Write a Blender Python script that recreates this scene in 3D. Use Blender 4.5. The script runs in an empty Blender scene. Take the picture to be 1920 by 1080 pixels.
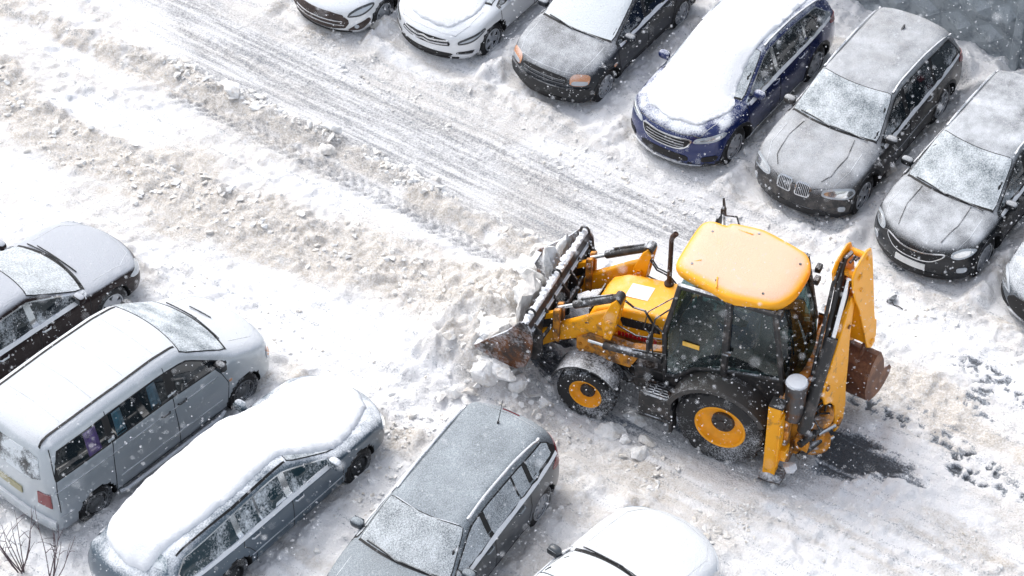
import bpy, bmesh, math, random
import numpy as np
from mathutils import Vector, Matrix, geometry
R = math.radians
random.seed(7)
S = bpy.context.scene
COL = S.collection

# ------------------------------------------------------------------ camera
FPX, PITCH, CAMH = 4841.0, R(43.7), 28.53
cam = bpy.data.cameras.new('camera')
cam.sensor_width = 36.0
cam.lens = 36.0 * FPX / 1920.0
cam.clip_end = 6000
cam.clip_start = 0.5
cam.dof.use_dof = True
cam.dof.focus_distance = 40.5
cam.dof.aperture_fstop = 2.2
camo = bpy.data.objects.new('camera', cam)
camo.location = (0, 0, CAMH)
camo.rotation_euler = (R(90) - PITCH, 0, 0)
COL.objects.link(camo)
S.camera = camo

# ------------------------------------------------------------------ light
SUN_EL, SUN_AZ = R(52), R(128)            # azimuth measured from +X, counter-clockwise
w = bpy.data.worlds.new('World')
S.world = w
w.use_nodes = True
nt = w.node_tree
nt.nodes.clear()
sky = nt.nodes.new('ShaderNodeTexSky')
sky.sky_type = 'NISHITA'
sky.sun_disc = False
sky.sun_elevation = SUN_EL
sky.sun_rotation = R(90) - SUN_AZ
sky.dust_density = 4.0
hs = nt.nodes.new('ShaderNodeHueSaturation')
hs.inputs['Saturation'].default_value = 0.42
bg = nt.nodes.new('ShaderNodeBackground')
bg.inputs['Strength'].default_value = 0.15
wo = nt.nodes.new('ShaderNodeOutputWorld')
nt.links.new(sky.outputs[0], hs.inputs['Color'])
nt.links.new(hs.outputs[0], bg.inputs['Color'])
nt.links.new(bg.outputs[0], wo.inputs['Surface'])
sl = bpy.data.lights.new('sun', 'SUN')
sl.energy = 0.55
sl.angle = R(30)
sl.color = (1.0, 0.96, 0.90)
so = bpy.data.objects.new('sun', sl)
so.rotation_euler = Vector((math.cos(SUN_EL) * math.cos(SUN_AZ), math.cos(SUN_EL) * math.sin(SUN_AZ), math.sin(SUN_EL))).to_track_quat('Z', 'Y').to_euler()
COL.objects.link(so)
S.view_settings.view_transform = 'Standard'
S.view_settings.look = 'None'
S.view_settings.exposure = 0.92
S.view_settings.gamma = 1.0
S.cycles.max_bounces = 6

# ------------------------------------------------------------------ noise
def _hash(ix, iy, iz, seed):
    h = (ix * 374761393 + iy * 668265263 + iz * 2147483647 + seed * 144665) & 0xffffffff
    h = ((h ^ (h >> 13)) * 1274126177) & 0xffffffff
    h = ((h ^ (h >> 16)) * 2246822519) & 0xffffffff
    return ((h ^ (h >> 15)) & 0xffff) / 65535.0

def vnoise(x, y, seed=0):
    x = np.asarray(x, float); y = np.asarray(y, float)
    ix = np.floor(x).astype(np.int64); iy = np.floor(y).astype(np.int64)
    fx = x - ix; fy = y - iy
    fx = fx * fx * (3 - 2 * fx); fy = fy * fy * (3 - 2 * fy)
    z = np.zeros_like(ix)
    a = _hash(ix, iy, z, seed); b = _hash(ix + 1, iy, z, seed)
    c = _hash(ix, iy + 1, z, seed); d = _hash(ix + 1, iy + 1, z, seed)
    return (a * (1 - fx) + b * fx) * (1 - fy) + (c * (1 - fx) + d * fx) * fy

def fbm(x, y, octv=4, seed=0):
    t = 0.0; a = 0.5; s = 0.0
    for i in range(octv):
        t = t + a * vnoise(x, y, seed + i * 17); s += a; a *= 0.5
        x = x * 2.03 + 3.1; y = y * 2.03 + 1.7
    return t / s

def sstep(a, b, x):
    t = np.clip((x - a) / (b - a), 0, 1)
    return t * t * (3 - 2 * t)

def G(u, v, Z=0.0):
    """ground point seen at a point of the surveyed 1920 x 1080 picture"""
    dx = (u - 960) / FPX; dy = -(v - 540) / FPX
    d = (dx, math.cos(PITCH) + dy * math.sin(PITCH), -math.sin(PITCH) + dy * math.cos(PITCH))
    t = (Z - CAMH) / d[2]
    return (d[0] * t, d[1] * t)

# ------------------------------------------------------------------ materials
MATS = {}
SNOWC = (0.74, 0.775, 0.82)

def new_mat(name):
    m = bpy.data.materials.new(name)
    m.use_nodes = True
    n = m.node_tree
    n.nodes.clear()
    o = n.nodes.new('ShaderNodeOutputMaterial')
    p = n.nodes.new('ShaderNodeBsdfPrincipled')
    n.links.new(p.outputs[0], o.inputs['Surface'])
    return m, n, p

def math_n(n, op, a, b=None, clamp=False):
    k = n.nodes.new('ShaderNodeMath'); k.operation = op; k.use_clamp = clamp
    for i, v in enumerate((a, b)):
        if v is None: continue
        if isinstance(v, (int, float)): k.inputs[i].default_value = v
        else: n.links.new(v, k.inputs[i])
    return k.outputs[0]

def noise_n(n, co, scale, detail=3, rough=0.55, dist=0.0):
    k = n.nodes.new('ShaderNodeTexNoise')
    k.inputs['Scale'].default_value = scale
    k.inputs['Detail'].default_value = detail
    k.inputs['Roughness'].default_value = rough
    k.inputs['Distortion'].default_value = dist
    n.links.new(co, k.inputs['Vector'])
    return k.outputs['Fac']

def ramp_n(n, v, a, b, oa=0.0, ob=1.0):
    k = n.nodes.new('ShaderNodeMapRange')
    k.interpolation_type = 'SMOOTHSTEP'
    k.inputs['From Min'].default_value = a; k.inputs['From Max'].default_value = b
    k.inputs['To Min'].default_value = oa; k.inputs['To Max'].default_value = ob
    n.links.new(v, k.inputs['Value'])
    return k.outputs['Result']

def mixc(n, f, a, b):
    k = n.nodes.new('ShaderNodeMix'); k.data_type = 'RGBA'
    if isinstance(f, (int, float)): k.inputs['Factor'].default_value = f
    else: n.links.new(f, k.inputs['Factor'])
    for i, v in ((6, a), (7, b)):
        if isinstance(v, tuple): k.inputs[i].default_value = (*v, 1)
        else: n.links.new(v, k.inputs[i])
    return k.outputs[2]

def snowy(name, base, rough=0.4, metal=0.0, coat=0.0, cover=0.7, lo=0.15, hi=0.75, patch=0.5, soft=0.9,
          grain=55.0, pscale=2.2, dirt=None, dirt_amt=0.0, snow=SNOWC, side=0.0, spec=0.5):
    """a real surface colour with drifted snow lying where the surface faces up"""
    if name in MATS: return MATS[name]
    m, n, p = new_mat(name)
    tc = n.nodes.new('ShaderNodeTexCoord')
    co = tc.outputs['Object']
    ge = n.nodes.new('ShaderNodeNewGeometry')
    sx = n.nodes.new('ShaderNodeSeparateXYZ')
    n.links.new(ge.outputs['Normal'], sx.inputs[0])
    up = ramp_n(n, sx.outputs['Z'], lo, hi, side, 1.0)
    pn = noise_n(n, co, pscale, 3)
    fine = noise_n(n, co, grain, 2, 0.7)
    fine = ramp_n(n, fine, 0.26, 0.74)
    am = math_n(n, 'ADD', math_n(n, 'MULTIPLY', math_n(n, 'SUBTRACT', pn, 0.5), patch * 2.4), cover)
    am = math_n(n, 'MULTIPLY', am, up, True)
    f = math_n(n, 'ADD', math_n(n, 'MULTIPLY', am, 1.0 + soft * 0.5), math_n(n, 'MULTIPLY', fine, -soft * 0.5))
    f = math_n(n, 'MAXIMUM', f, 0.0, True)
    f = math_n(n, 'MULTIPLY', f, ramp_n(n, am, 0.0, 0.12), True)
    basec = base
    if dirt is not None:
        dn = ramp_n(n, noise_n(n, co, 4.0, 6, 0.7), 0.62 - dirt_amt * 0.4, 0.72 - dirt_amt * 0.2)
        basec = mixc(n, dn, base, dirt)
    c = mixc(n, f, basec, snow)
    n.links.new(c, p.inputs['Base Color'])
    n.links.new(ramp_n(n, f, 0.0, 0.5, rough, 0.95), p.inputs['Roughness'])
    n.links.new(ramp_n(n, f, 0.0, 0.5, metal, 0.0), p.inputs['Metallic'])
    if coat:
        n.links.new(ramp_n(n, f, 0.0, 0.4, coat, 0.0), p.inputs['Coat Weight'])
        p.inputs['Coat Roughness'].default_value = 0.08
    n.links.new(ramp_n(n, f, 0.0, 0.5, spec, 0.2), p.inputs['Specular IOR Level'])
    b = n.nodes.new('ShaderNodeBump')
    b.inputs['Distance'].default_value = 0.012
    b.inputs['Strength'].default_value = 0.6
    n.links.new(math_n(n, 'MULTIPLY', f, fine), b.inputs['Height'])
    n.links.new(b.outputs[0], p.inputs['Normal'])
    MATS[name] = m
    return m

def plain(name, base, rough=0.5, metal=0.0, spec=0.5, noise=0.0, nscale=8.0, coat=0.0, bump=0.0):
    if name in MATS: return MATS[name]
    m, n, p = new_mat(name)
    p.inputs['Roughness'].default_value = rough
    p.inputs['Metallic'].default_value = metal
    p.inputs['Specular IOR Level'].default_value = spec
    p.inputs['Coat Weight'].default_value = coat
    if noise or bump:
        tc = n.nodes.new('ShaderNodeTexCoord')
        f = noise_n(n, tc.outputs['Object'], nscale, 5, 0.65)
        dk = tuple(c * (1 - noise) for c in base); lt = tuple(min(1, c * (1 + noise)) for c in base)
        n.links.new(mixc(n, ramp_n(n, f, 0.3, 0.7), dk, lt), p.inputs['Base Color'])
        if bump:
            b = n.nodes.new('ShaderNodeBump'); b.inputs['Distance'].default_value = bump
            n.links.new(f, b.inputs['Height']); n.links.new(b.outputs[0], p.inputs['Normal'])
    else:
        p.inputs['Base Color'].default_value = (*base, 1)
    MATS[name] = m
    return m

BLACK = snowy('black_trim', (0.012, 0.013, 0.015), 0.6, cover=0.25, lo=0.5, hi=1.0, patch=0.5)
SEAMS = snowy('seam_snowed', (0.03, 0.03, 0.032), 0.7, cover=0.75, lo=0.3, hi=0.9, patch=0.5, soft=0.8)
SEAM = plain('seam_black', (0.008, 0.008, 0.009), 0.7)
ARCH = plain('arch_black', (0.012, 0.012, 0.013), 0.85)
CHROME = snowy('chrome_trim', (0.62, 0.64, 0.66), 0.18, metal=1.0, cover=0.35, lo=0.5, hi=1.0, patch=0.6)
RUBBER = snowy('tyre_rubber', (0.018, 0.018, 0.019), 0.85, cover=0.32, lo=-0.4, hi=0.9, patch=0.9, grain=38, side=0.25)
RIMS = snowy('rim_silver', (0.50, 0.52, 0.55), 0.35, metal=0.35, cover=0.3, lo=0.1, hi=0.9, patch=0.6, side=0.30)
LAMP = snowy('headlamp_lens', (0.42, 0.46, 0.50), 0.08, cover=0.25, lo=0.4, hi=0.9, coat=1.0)
LAMPD = plain('lamp_dark_inside', (0.05, 0.055, 0.06), 0.3)
LAMPW = plain('lamp_reflector', (0.75, 0.78, 0.8), 0.1, metal=0.8)
AMBER = snowy('amber_lens', (0.60, 0.30, 0.17), 0.2, cover=0.60, lo=0.2, hi=0.8, coat=0.5)
REDL = snowy('red_lens', (0.17, 0.010, 0.016), 0.25, cover=0.22, lo=0.4, hi=1.0, coat=0.2)
PLATEM = plain('number_plate_white', (0.72, 0.73, 0.72), 0.4, noise=0.08)
PLATEY = plain('number_plate_yellow', (0.30, 0.28, 0.17), 0.5, noise=0.1)
SNOWM, _n, _p = new_mat('thick_snow')
_tc = _n.nodes.new('ShaderNodeTexCoord')
_p.inputs['Base Color'].default_value = (0.73, 0.755, 0.79, 1)
_p.inputs['Roughness'].default_value = 0.95
_p.inputs['Specular IOR Level'].default_value = 0.15
_b = _n.nodes.new('ShaderNodeBump'); _b.inputs['Distance'].default_value = 0.02; _b.inputs['Strength'].default_value = 0.7
_n.links.new(noise_n(_n, _tc.outputs['Object'], 28.0, 5, 0.65), _b.inputs['Height'])
_n.links.new(_b.outputs[0], _p.inputs['Normal'])
ICE, _n, _p = new_mat('broken_snow_crust')
_tc = _n.nodes.new('ShaderNodeTexCoord')
_oi = _n.nodes.new('ShaderNodeObjectInfo')
_gi = _n.nodes.new('ShaderNodeNewGeometry')
_ic = mixc(_n, ramp_n(_n, noise_n(_n, _tc.outputs['Object'], 5.0, 6, 0.7), 0.45, 0.75), (0.86, 0.87, 0.875), (0.62, 0.58, 0.52))
_n.links.new(mixc(_n, ramp_n(_n, _gi.outputs['Random Per Island'], .35, 1.0, 0, .55), _ic, (.58, .53, .46)), _p.inputs['Base Color'])
_p.inputs['Roughness'].default_value = 0.9
_b = _n.nodes.new('ShaderNodeBump'); _b.inputs['Distance'].default_value = 0.02
_n.links.new(noise_n(_n, _tc.outputs['Object'], 24.0, 5, 0.7), _b.inputs['Height'])
_n.links.new(_b.outputs[0], _p.inputs['Normal'])

def glass_snow(name, cover, patch=0.9, base=(0.012, 0.018, 0.022), lo=0.1, hi=0.6, soft=1.2, grain=40.0, side=0.10):
    return snowy(name, base, 0.06, cover=cover, lo=lo, hi=hi, patch=patch, soft=soft, grain=grain, pscale=3.0,
                 snow=(0.64, 0.685, 0.72), side=side, spec=0.6)

# ------------------------------------------------------------------ object helpers
def link_mesh(name, verts, faces, mats, parent=None, midx=None, smooth=False, sharp=None, loc=None):
    me = bpy.data.meshes.new(name)
    me.from_pydata([tuple(v) for v in verts], [], [tuple(f) for f in faces])
    for m in (mats if isinstance(mats, (list, tuple)) else [mats]): me.materials.append(m)
    if midx is not None: me.polygons.foreach_set('material_index', list(midx))
    if smooth:
        me.polygons.foreach_set('use_smooth', [True] * len(me.polygons))
        if sharp: me.set_sharp_from_angle(angle=R(sharp))
    me.update()
    o = bpy.data.objects.new(name, me)
    if parent is not None: o.parent = parent
    if loc is not None: o.location = loc
    COL.objects.link(o)
    return o

def thing(name, label, cat, loc=(0, 0, 0), rz=0.0, group=None):
    o = bpy.data.objects.new(name, None)
    o.empty_display_size = 0.3
    o.location = loc; o.rotation_euler = (0, 0, rz)
    o['label'] = label; o['category'] = cat
    if group: o['group'] = group
    COL.objects.link(o)
    return o

def tag(o, label=None, cat=None, group=None, kind=None):
    if label: o['label'] = label
    if cat: o['category'] = cat
    if group: o['group'] = group
    if kind: o['kind'] = kind
    return o

class MB:
    """collects shapes for one mesh object"""
    def __init__(s): s.v = []; s.f = []; s.m = []
    def add(s, vs, fs, mi=0):
        b = len(s.v)
        s.v += [tuple(p) for p in vs]
        s.f += [tuple(b + i for i in f) for f in fs]
        s.m += [mi] * len(fs)
        return s
    def box(s, c, d, rot=None, mi=0):
        c = Vector(c)
        vs = [Vector((x * d[0] / 2, y * d[1] / 2, z * d[2] / 2)) for x in (-1, 1) for y in (-1, 1) for z in (-1, 1)]
        if rot is not None: vs = [rot @ v for v in vs]
        vs = [v + c for v in vs]
        return s.add(vs, [(0, 1, 3, 2), (4, 6, 7, 5), (0, 4, 5, 1), (2, 3, 7, 6), (0, 2, 6, 4), (1, 5, 7, 3)], mi)
    def tube(s, pts, r, n=10, mi=0, cap=True):
        pts = [Vector(p) for p in pts]
        rs = r if isinstance(r, (list, tuple)) else [r] * len(pts)
        vs = []; fs = []
        up = None
        for i, p in enumerate(pts):
            t = (pts[min(i + 1, len(pts) - 1)] - pts[max(i - 1, 0)]).normalized()
            if up is None:
                up = t.orthogonal().normalized()
            up = (up - t * up.dot(t)).normalized()
            sd = t.cross(up)
            for k in range(n):
                a = 2 * math.pi * k / n
                vs.append(p + (up * math.cos(a) + sd * math.sin(a)) * rs[i])
        for i in range(len(pts) - 1):
            for k in range(n):
                a = i * n + k; b = i * n + (k + 1) % n
                fs.append((a, b, b + n, a + n))
        if cap:
            fs.append(tuple(reversed(range(n)))); fs.append(tuple(range(len(vs) - n, len(vs))))
        return s.add(vs, fs, mi)
    def prism(s, poly, d0, d1, axes='xz', mi=0):
        """poly extruded along the axis that is left out of axes"""
        A = sum(poly[i][0] * poly[(i + 1) % len(poly)][1] - poly[(i + 1) % len(poly)][0] * poly[i][1] for i in range(len(poly)))
        if A < 0: poly = list(reversed(poly))
        def P(a, b, d):
            return {'xz': (a, d, b), 'xy': (a, b, d), 'yz': (d, a, b)}[axes]
        n = len(poly)
        vs = [P(a, b, d0) for a, b in poly] + [P(a, b, d1) for a, b in poly]
        flip = (axes == 'xz')
        if d1 < d0: flip = not flip
        tri = geometry.tessellate_polygon([[Vector((a, b, 0)) for a, b in poly]])
        fs = []
        for t in tri:
            a, b, c = t
            ar = (poly[b][0] - poly[a][0]) * (poly[c][1] - poly[a][1]) - (poly[c][0] - poly[a][0]) * (poly[b][1] - poly[a][1])
            if ar < 0: a, b, c = c, b, a
            fs.append((c, b, a)); fs.append((a + n, b + n, c + n))
        for i in range(n):
            j = (i + 1) % n
            fs.append((i, j, j + n, i + n))
        if flip: fs = [tuple(reversed(f)) for f in fs]
        return s.add(vs, fs, mi)
    def lathe(s, prof, axis='y', c=(0, 0, 0), n=40, mi=0, close=False):
        """prof: (radius, offset along axis)"""
        vs = []; fs = []
        for r, h in prof:
            for k in range(n):
                a = 2 * math.pi * k / n
                ca, sa = r * math.cos(a), r * math.sin(a)
                p = {'y': (ca, h, sa), 'z': (ca, sa, h), 'x': (h, ca, sa)}[axis]
                vs.append((p[0] + c[0], p[1] + c[1], p[2] + c[2]))
        m = len(prof)
        for i in range(m if close else m - 1):
            j = (i + 1) % m
            for k in range(n):
                k2 = (k + 1) % n
                f = (i * n + k, j * n + k, j * n + k2, i * n + k2)
                fs.append(f if axis == 'y' else tuple(reversed(f)))
        return s.add(vs, fs, mi)
    def xform(s, M):
        s.v = [tuple(M @ Vector(v)) for v in s.v]
        return s
    def build(s, name, mats, parent=None, smooth=True, sharp=35, bevel=0.0, seg=2):
        o = link_mesh(name, s.v, s.f, mats, parent, s.m, smooth, sharp)
        if bevel:
            b = o.modifiers.new('bevel', 'BEVEL'); b.width = bevel; b.segments = seg; b.limit_method = 'ANGLE'
            b.angle_limit = R(40)
        return o

def bake_mods(o):
    dg = bpy.context.evaluated_depsgraph_get()
    dg.update()
    me = bpy.data.meshes.new_from_object(o.evaluated_get(dg))
    old = o.data
    o.modifiers.clear()
    o.data = me
    me.name = old.name
    bpy.data.meshes.remove(old)

def chaikin(poly, it=2, q=0.2):
    for _ in range(it):
        o = []
        for i in range(len(poly)):
            a = poly[i]; b = poly[(i + 1) % len(poly)]
            o.append((a[0] * (1 - q) + b[0] * q, a[1] * (1 - q) + b[1] * q))
            o.append((a[0] * q + b[0] * (1 - q), a[1] * q + b[1] * (1 - q)))
        poly = o
    return poly

def ribbon(pl, w):
    """open polyline -> thin closed outline"""
    L = []; Rr = []
    n = len(pl)
    for i in range(n):
        a = pl[max(i - 1, 0)]; b = pl[min(i + 1, n - 1)]
        dx, dy = b[0] - a[0], b[1] - a[1]
        l = math.hypot(dx, dy) or 1
        L.append((pl[i][0] - dy / l * w / 2, pl[i][1] + dx / l * w / 2))
        Rr.append((pl[i][0] + dy / l * w / 2, pl[i][1] - dx / l * w / 2))
    return L + Rr[::-1]

_ct = bpy.data.textures.new('crust', 'CLOUDS'); _ct.noise_scale = .16; _ct.noise_depth = 3
def crumble(o, amt=.07):
    a_ = o.modifiers.new('sub', 'SUBSURF'); a_.subdivision_type = 'SIMPLE'; a_.levels = 3; a_.render_levels = 3
    d_ = o.modifiers.new('disp', 'DISPLACE'); d_.texture = _ct; d_.strength = amt; d_.texture_coords = 'GLOBAL'; d_.mid_level = .5

def inset(poly, d):
    A = sum(poly[i][0] * poly[(i + 1) % len(poly)][1] - poly[(i + 1) % len(poly)][0] * poly[i][1] for i in range(len(poly)))
    s = 1 if A > 0 else -1
    n = len(poly); out = []
    for i in range(n):
        p = Vector(poly[i]); a = Vector(poly[i - 1]); b = Vector(poly[(i + 1) % n])
        e1 = (p - a); e2 = (b - p)
        if e1.length < 1e-6 or e2.length < 1e-6: out.append(tuple(p)); continue
        e1.normalize(); e2.normalize()
        n1 = Vector((-e1.y, e1.x)) * s; n2 = Vector((-e2.y, e2.x)) * s
        m = n1 + n2
        k = m.dot(n1)
        if k < 0.3: k = 0.3
        out.append(tuple(p + m * (d / k)))
    return out

# ------------------------------------------------------------------ cars
def gsm(a, sig):
    k = int(sig * 3) + 1
    x = np.arange(-k, k + 1)
    g = np.exp(-x * x / (2 * sig * sig)); g /= g.sum()
    return np.convolve(np.pad(a, k, 'edge'), g, 'valid')

def smax(a, b, k):
    h = np.maximum(k - np.abs(a - b), 0) / k
    return np.maximum(a, b) + h * h * k * 0.25

class Shape:
    """smooth car body described by its top profile, waist line, plan outline and end profiles"""
    def __init__(s, L, W, prof, belt, front, rear, zs=0.22, tum=0.42, ins=0.035, crown=0.06, bow=0.16, bf=0.34, br=0.18, nf=2.4,
                 k=0.09, taper=(0.10, 0.07), bulge=0.05, flare=0.0, axles=(1.4, -1.3), rw=0.33, roofw=None):
        s.__dict__.update(locals())
        s.gx = np.arange(-3.2, 3.2, 0.01)
        p = np.array(prof); s.P = gsm(np.interp(s.gx, p[:, 0], p[:, 1]), 4.0)
        p = np.array(belt); s.B = gsm(np.interp(s.gx, p[:, 0], p[:, 1]), 9.0)
        s.gz = np.arange(-0.5, 3.0, 0.01)
        p = np.array(front); s.XF = gsm(np.interp(s.gz, p[:, 0], p[:, 1]), 3.0)
        p = np.array(rear); s.XR = gsm(np.interp(s.gz, p[:, 0], p[:, 1]), 3.0)
    def prof_(s, x): return np.interp(x, s.gx, s.P)
    def belt_(s, x): return np.interp(x, s.gx, s.B)
    def F(s, x, y, z):
        ay = np.abs(y)
        hw = s.W / 2
        tf = np.clip((x - 0.9) / (s.L / 2 - 0.9), 0, 1) ** 2 * s.taper[0]
        tr = np.clip((-x - 1.0) / (s.L / 2 - 1.0), 0, 1) ** 2 * s.taper[1]
        Wx = hw - tf - tr
        yn = np.clip(ay / hw, 0, 1.2)
        xe = x + s.bow * yn * yn * np.clip(x / 0.5, -1, 1)
        T = s.prof_(xe) - s.crown * yn ** 2.6
        zb = s.belt_(x)
        up = np.clip(z - zb, 0, None)
        low = np.clip((0.62 - z), 0, None)
        mid = np.clip((z - 0.62) / 0.4, -1, 1)
        Sd = Wx - s.bulge * mid * mid - 0.10 * np.clip((0.36 - z) / 0.2, 0, 1) ** 2 - s.ins * sstep(0, 0.07, up) - up * s.tum
        if s.flare:
            for ax in s.axles:
                d = np.sqrt((x - ax) ** 2 + (z - s.rw) ** 2)
                Sd = Sd + s.flare * sstep(0.22, 0.0, np.abs(d - s.rw - 0.06)) * (z < zb + .3)
        f = smax((z - T) * 0.85, (ay - Sd) * 0.95, s.k)
        f = smax(f, x - (np.interp(z, s.gz, s.XF) - s.bf * yn ** s.nf), s.k)
        f = smax(f, -x - (np.interp(z, s.gz, s.XR) - s.br * yn ** s.nf), s.k)
        f = smax(f, s.zs - z, 0.05)
        return f
    def march_out(s, O, D, tmax=3.2, n=64):
        t = np.zeros(len(O)); found = np.zeros(len(O), bool); lo = np.zeros(len(O)); hi = np.full(len(O), tmax)
        for i in range(1, n + 1):
            tt = tmax * i / n
            P = O + D * tt
            f = s.F(P[:, 0], P[:, 1], P[:, 2])
            new = (~found) & (f > 0)
            hi[new] = tt; lo[new] = tmax * (i - 1) / n
            found |= new
        for _ in range(14):
            m = (lo + hi) / 2
            P = O + D * m[:, None]
            f = s.F(P[:, 0], P[:, 1], P[:, 2])
            hi = np.where(f > 0, m, hi); lo = np.where(f > 0, lo, m)
        return O + D * ((lo + hi) / 2)[:, None]
    def march_in(s, O, D, tmax=4.5, n=110):
        lo = np.zeros(len(O)); hi = np.full(len(O), np.nan)
        for i in range(1, n + 1):
            tt = tmax * i / n
            P = O + D * tt
            f = s.F(P[:, 0], P[:, 1], P[:, 2])
            new = np.isnan(hi) & (f < 0)
            hi[new] = tt; lo[new] = tmax * (i - 1) / n
        bad = np.isnan(hi)
        hi[bad] = tmax * 0.5; lo[bad] = tmax * .5
        for _ in range(14):
            m = (lo + hi) / 2
            P = O + D * m[:, None]
            f = s.F(P[:, 0], P[:, 1], P[:, 2])
            hi = np.where(f < 0, m, hi); lo = np.where(f < 0, lo, m)
        return O + D * ((lo + hi) / 2)[:, None]
    def normal(s, P):
        e = 0.006
        g = []
        for i in range(3):
            d = np.zeros(3); d[i] = e
            A = P + d; B = P - d
            g.append(s.F(A[:, 0], A[:, 1], A[:, 2]) - s.F(B[:, 0], B[:, 1], B[:, 2]))
        g = np.stack(g, -1)
        return g / (np.linalg.norm(g, axis=1)[:, None] + 1e-12)
    def body(s, nphi=88, step=0.045):
        zc = 0.62; a = s.L / 2 - 0.62
        nx = int(2 * a / step)
        st = []
        nt_ = 16
        for i in range(1, nt_): st.append((-a, -math.pi / 2 + math.pi / 2 * i / nt_))
        for i in range(nx + 1): st.append((-a + 2 * a * i / nx, 0.0))
        for i in range(1, nt_): st.append((a, math.pi / 2 * i / nt_))
        O = []; D = []
        for x, th in st:
            for k in range(nphi):
                ph = 2 * math.pi * k / nphi
                O.append((x, 0, zc)); D.append((math.sin(th), math.cos(th) * math.cos(ph), math.cos(th) * math.sin(ph)))
        O.append((-a, 0, zc)); D.append((-1, 0, 0)); O.append((a, 0, zc)); D.append((1, 0, 0))
        V = s.march_out(np.array(O, float), np.array(D, float))
        n = len(st); fs = []
        for i in range(n - 1):
            for k in range(nphi):
                k2 = (k + 1) % nphi
                fs.append((i * nphi + k, (i + 1) * nphi + k, (i + 1) * nphi + k2, i * nphi + k2)[::-1])
        e0 = n * nphi; e1 = e0 + 1
        for k in range(nphi):
            k2 = (k + 1) % nphi
            fs.append((e0, k, k2)[::-1]); fs.append((e1, (n - 1) * nphi + k2, (n - 1) * nphi + k)[::-1])
        return V, fs
    def patch(s, poly, view, off=0.004, res=0.06, skirt=0.03, bres=None):
        """a sheet that follows the body, outline given in a view: 'side' (x,z), 'top' (x,y), 'front'/'rear' (y,z), or (az, el)"""
        pts = []
        bres = bres or res
        n = len(poly)
        for i in range(n):
            a = poly[i]; b = poly[(i + 1) % n]
            l = math.hypot(b[0] - a[0], b[1] - a[1])
            if l < 1e-5: continue
            m = max(1, int(math.ceil(l / bres)))
            for j in range(m): pts.append((a[0] + (b[0] - a[0]) * j / m, a[1] + (b[1] - a[1]) * j / m))
        nb = len(pts)
        xs = [p[0] for p in pts]; ys = [p[1] for p in pts]
        P = np.array(pts)
        gx = np.arange(min(xs) + res * .5, max(xs), res); gy = np.arange(min(ys) + res * .5, max(ys), res)
        if len(gx) and len(gy):
            XX, YY = np.meshgrid(gx, gy); q = np.stack([XX.ravel(), YY.ravel()], -1)
            ins_ = inside(P, q) & (bdist(P, q) > res * 0.45)
            q = q[ins_]
            pts += [tuple(v) for v in q]
        vv, _, ff, ov, _, _ = geometry.delaunay_2d_cdt([Vector(p) for p in pts], [(i, (i + 1) % nb) for i in range(nb)], [], 1, 1e-5)
        Q = np.array([(v.x, v.y) for v in vv])
        bnd = [None] * nb
        for i, o in enumerate(ov):
            for j in o:
                if j < nb: bnd[j] = i
        bnd = [b for i, b in enumerate(bnd) if b is not None]
        if view == 'side':
            O = np.stack([Q[:, 0], np.full(len(Q), 1.6), Q[:, 1]], -1); D = np.array([0, -1., 0])
        elif view == 'top':
            O = np.stack([Q[:, 0], Q[:, 1], np.full(len(Q), 2.6)], -1); D = np.array([0, 0, -1.])
        else:
            az, el = {'front': (0, 0), 'rear': (math.pi, 0)}.get(view, view)
            d = np.array([math.cos(el) * math.cos(az), math.cos(el) * math.sin(az), math.sin(el)])
            e1 = np.array([-math.sin(az), math.cos(az), 0])
            sx = 1 if math.cos(az) > 0 else -1
            mid_ = abs(math.sin(az)) < 1e-3
            C = np.array([sx * (s.L / 2 - (.35 if mid_ else .18)), 0 if mid_ else s.W / 2 - .14, 0])
            O = C + d * 3.2 + Q[:, :1] * e1 + Q[:, 1:] * np.array([0, 0, 1.]); D = -d
        H = s.march_in(O, np.tile(D, (len(Q), 1)))
        N = s.normal(H)
        of = off(Q, P) if callable(off) else off
        if not np.isscalar(of): of = of[:, None]
        V = H + N * of
        lowv = H[bnd] - N[bnd] * skirt * 0.3
        fs = []
        for f in ff:
            a, b, c = V[f[0]], V[f[1]], V[f[2]]
            nn = np.cross(b - a, c - a)
            fs.append(tuple(f) if nn @ N[f[0]] > 0 else tuple(reversed(f)))
        m = len(V); nbd = len(bnd)
        cen = V.mean(0)
        for i in range(nbd):
            j = (i + 1) % nbd
            q = (bnd[i], m + i, m + j, bnd[j])
            a, b, c = V[q[0]], lowv[i], V[q[3]]
            nn = np.cross(b - a, c - a)
            fs.append(q if nn @ (a - cen) > 0 else tuple(reversed(q)))
        return np.vstack([V, lowv]), fs

def inside(P, q):
    x, y = q[:, 0], q[:, 1]
    r = np.zeros(len(q), bool)
    n = len(P)
    for i in range(n):
        x1, y1 = P[i]; x2, y2 = P[(i + 1) % n]
        c = ((y1 > y) != (y2 > y))
        with np.errstate(divide='ignore', invalid='ignore'):
            xi = (x2 - x1) * (y - y1) / (y2 - y1 + 1e-12) + x1
        r ^= c & (x < xi)
    return r

def bdist(P, q):
    d = np.full(len(q), 1e9)
    n = len(P)
    for i in range(n):
        a = P[i]; b = P[(i + 1) % n]
        ab = b - a
        t = np.clip(((q - a) @ ab) / (ab @ ab + 1e-12), 0, 1)
        d = np.minimum(d, np.linalg.norm(q - a - t[:, None] * ab, axis=1))
    return d

def flipy(V, fs):
    V = np.array(V).copy(); V[:, 1] *= -1
    return V, [tuple(reversed(f)) for f in fs]

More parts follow.
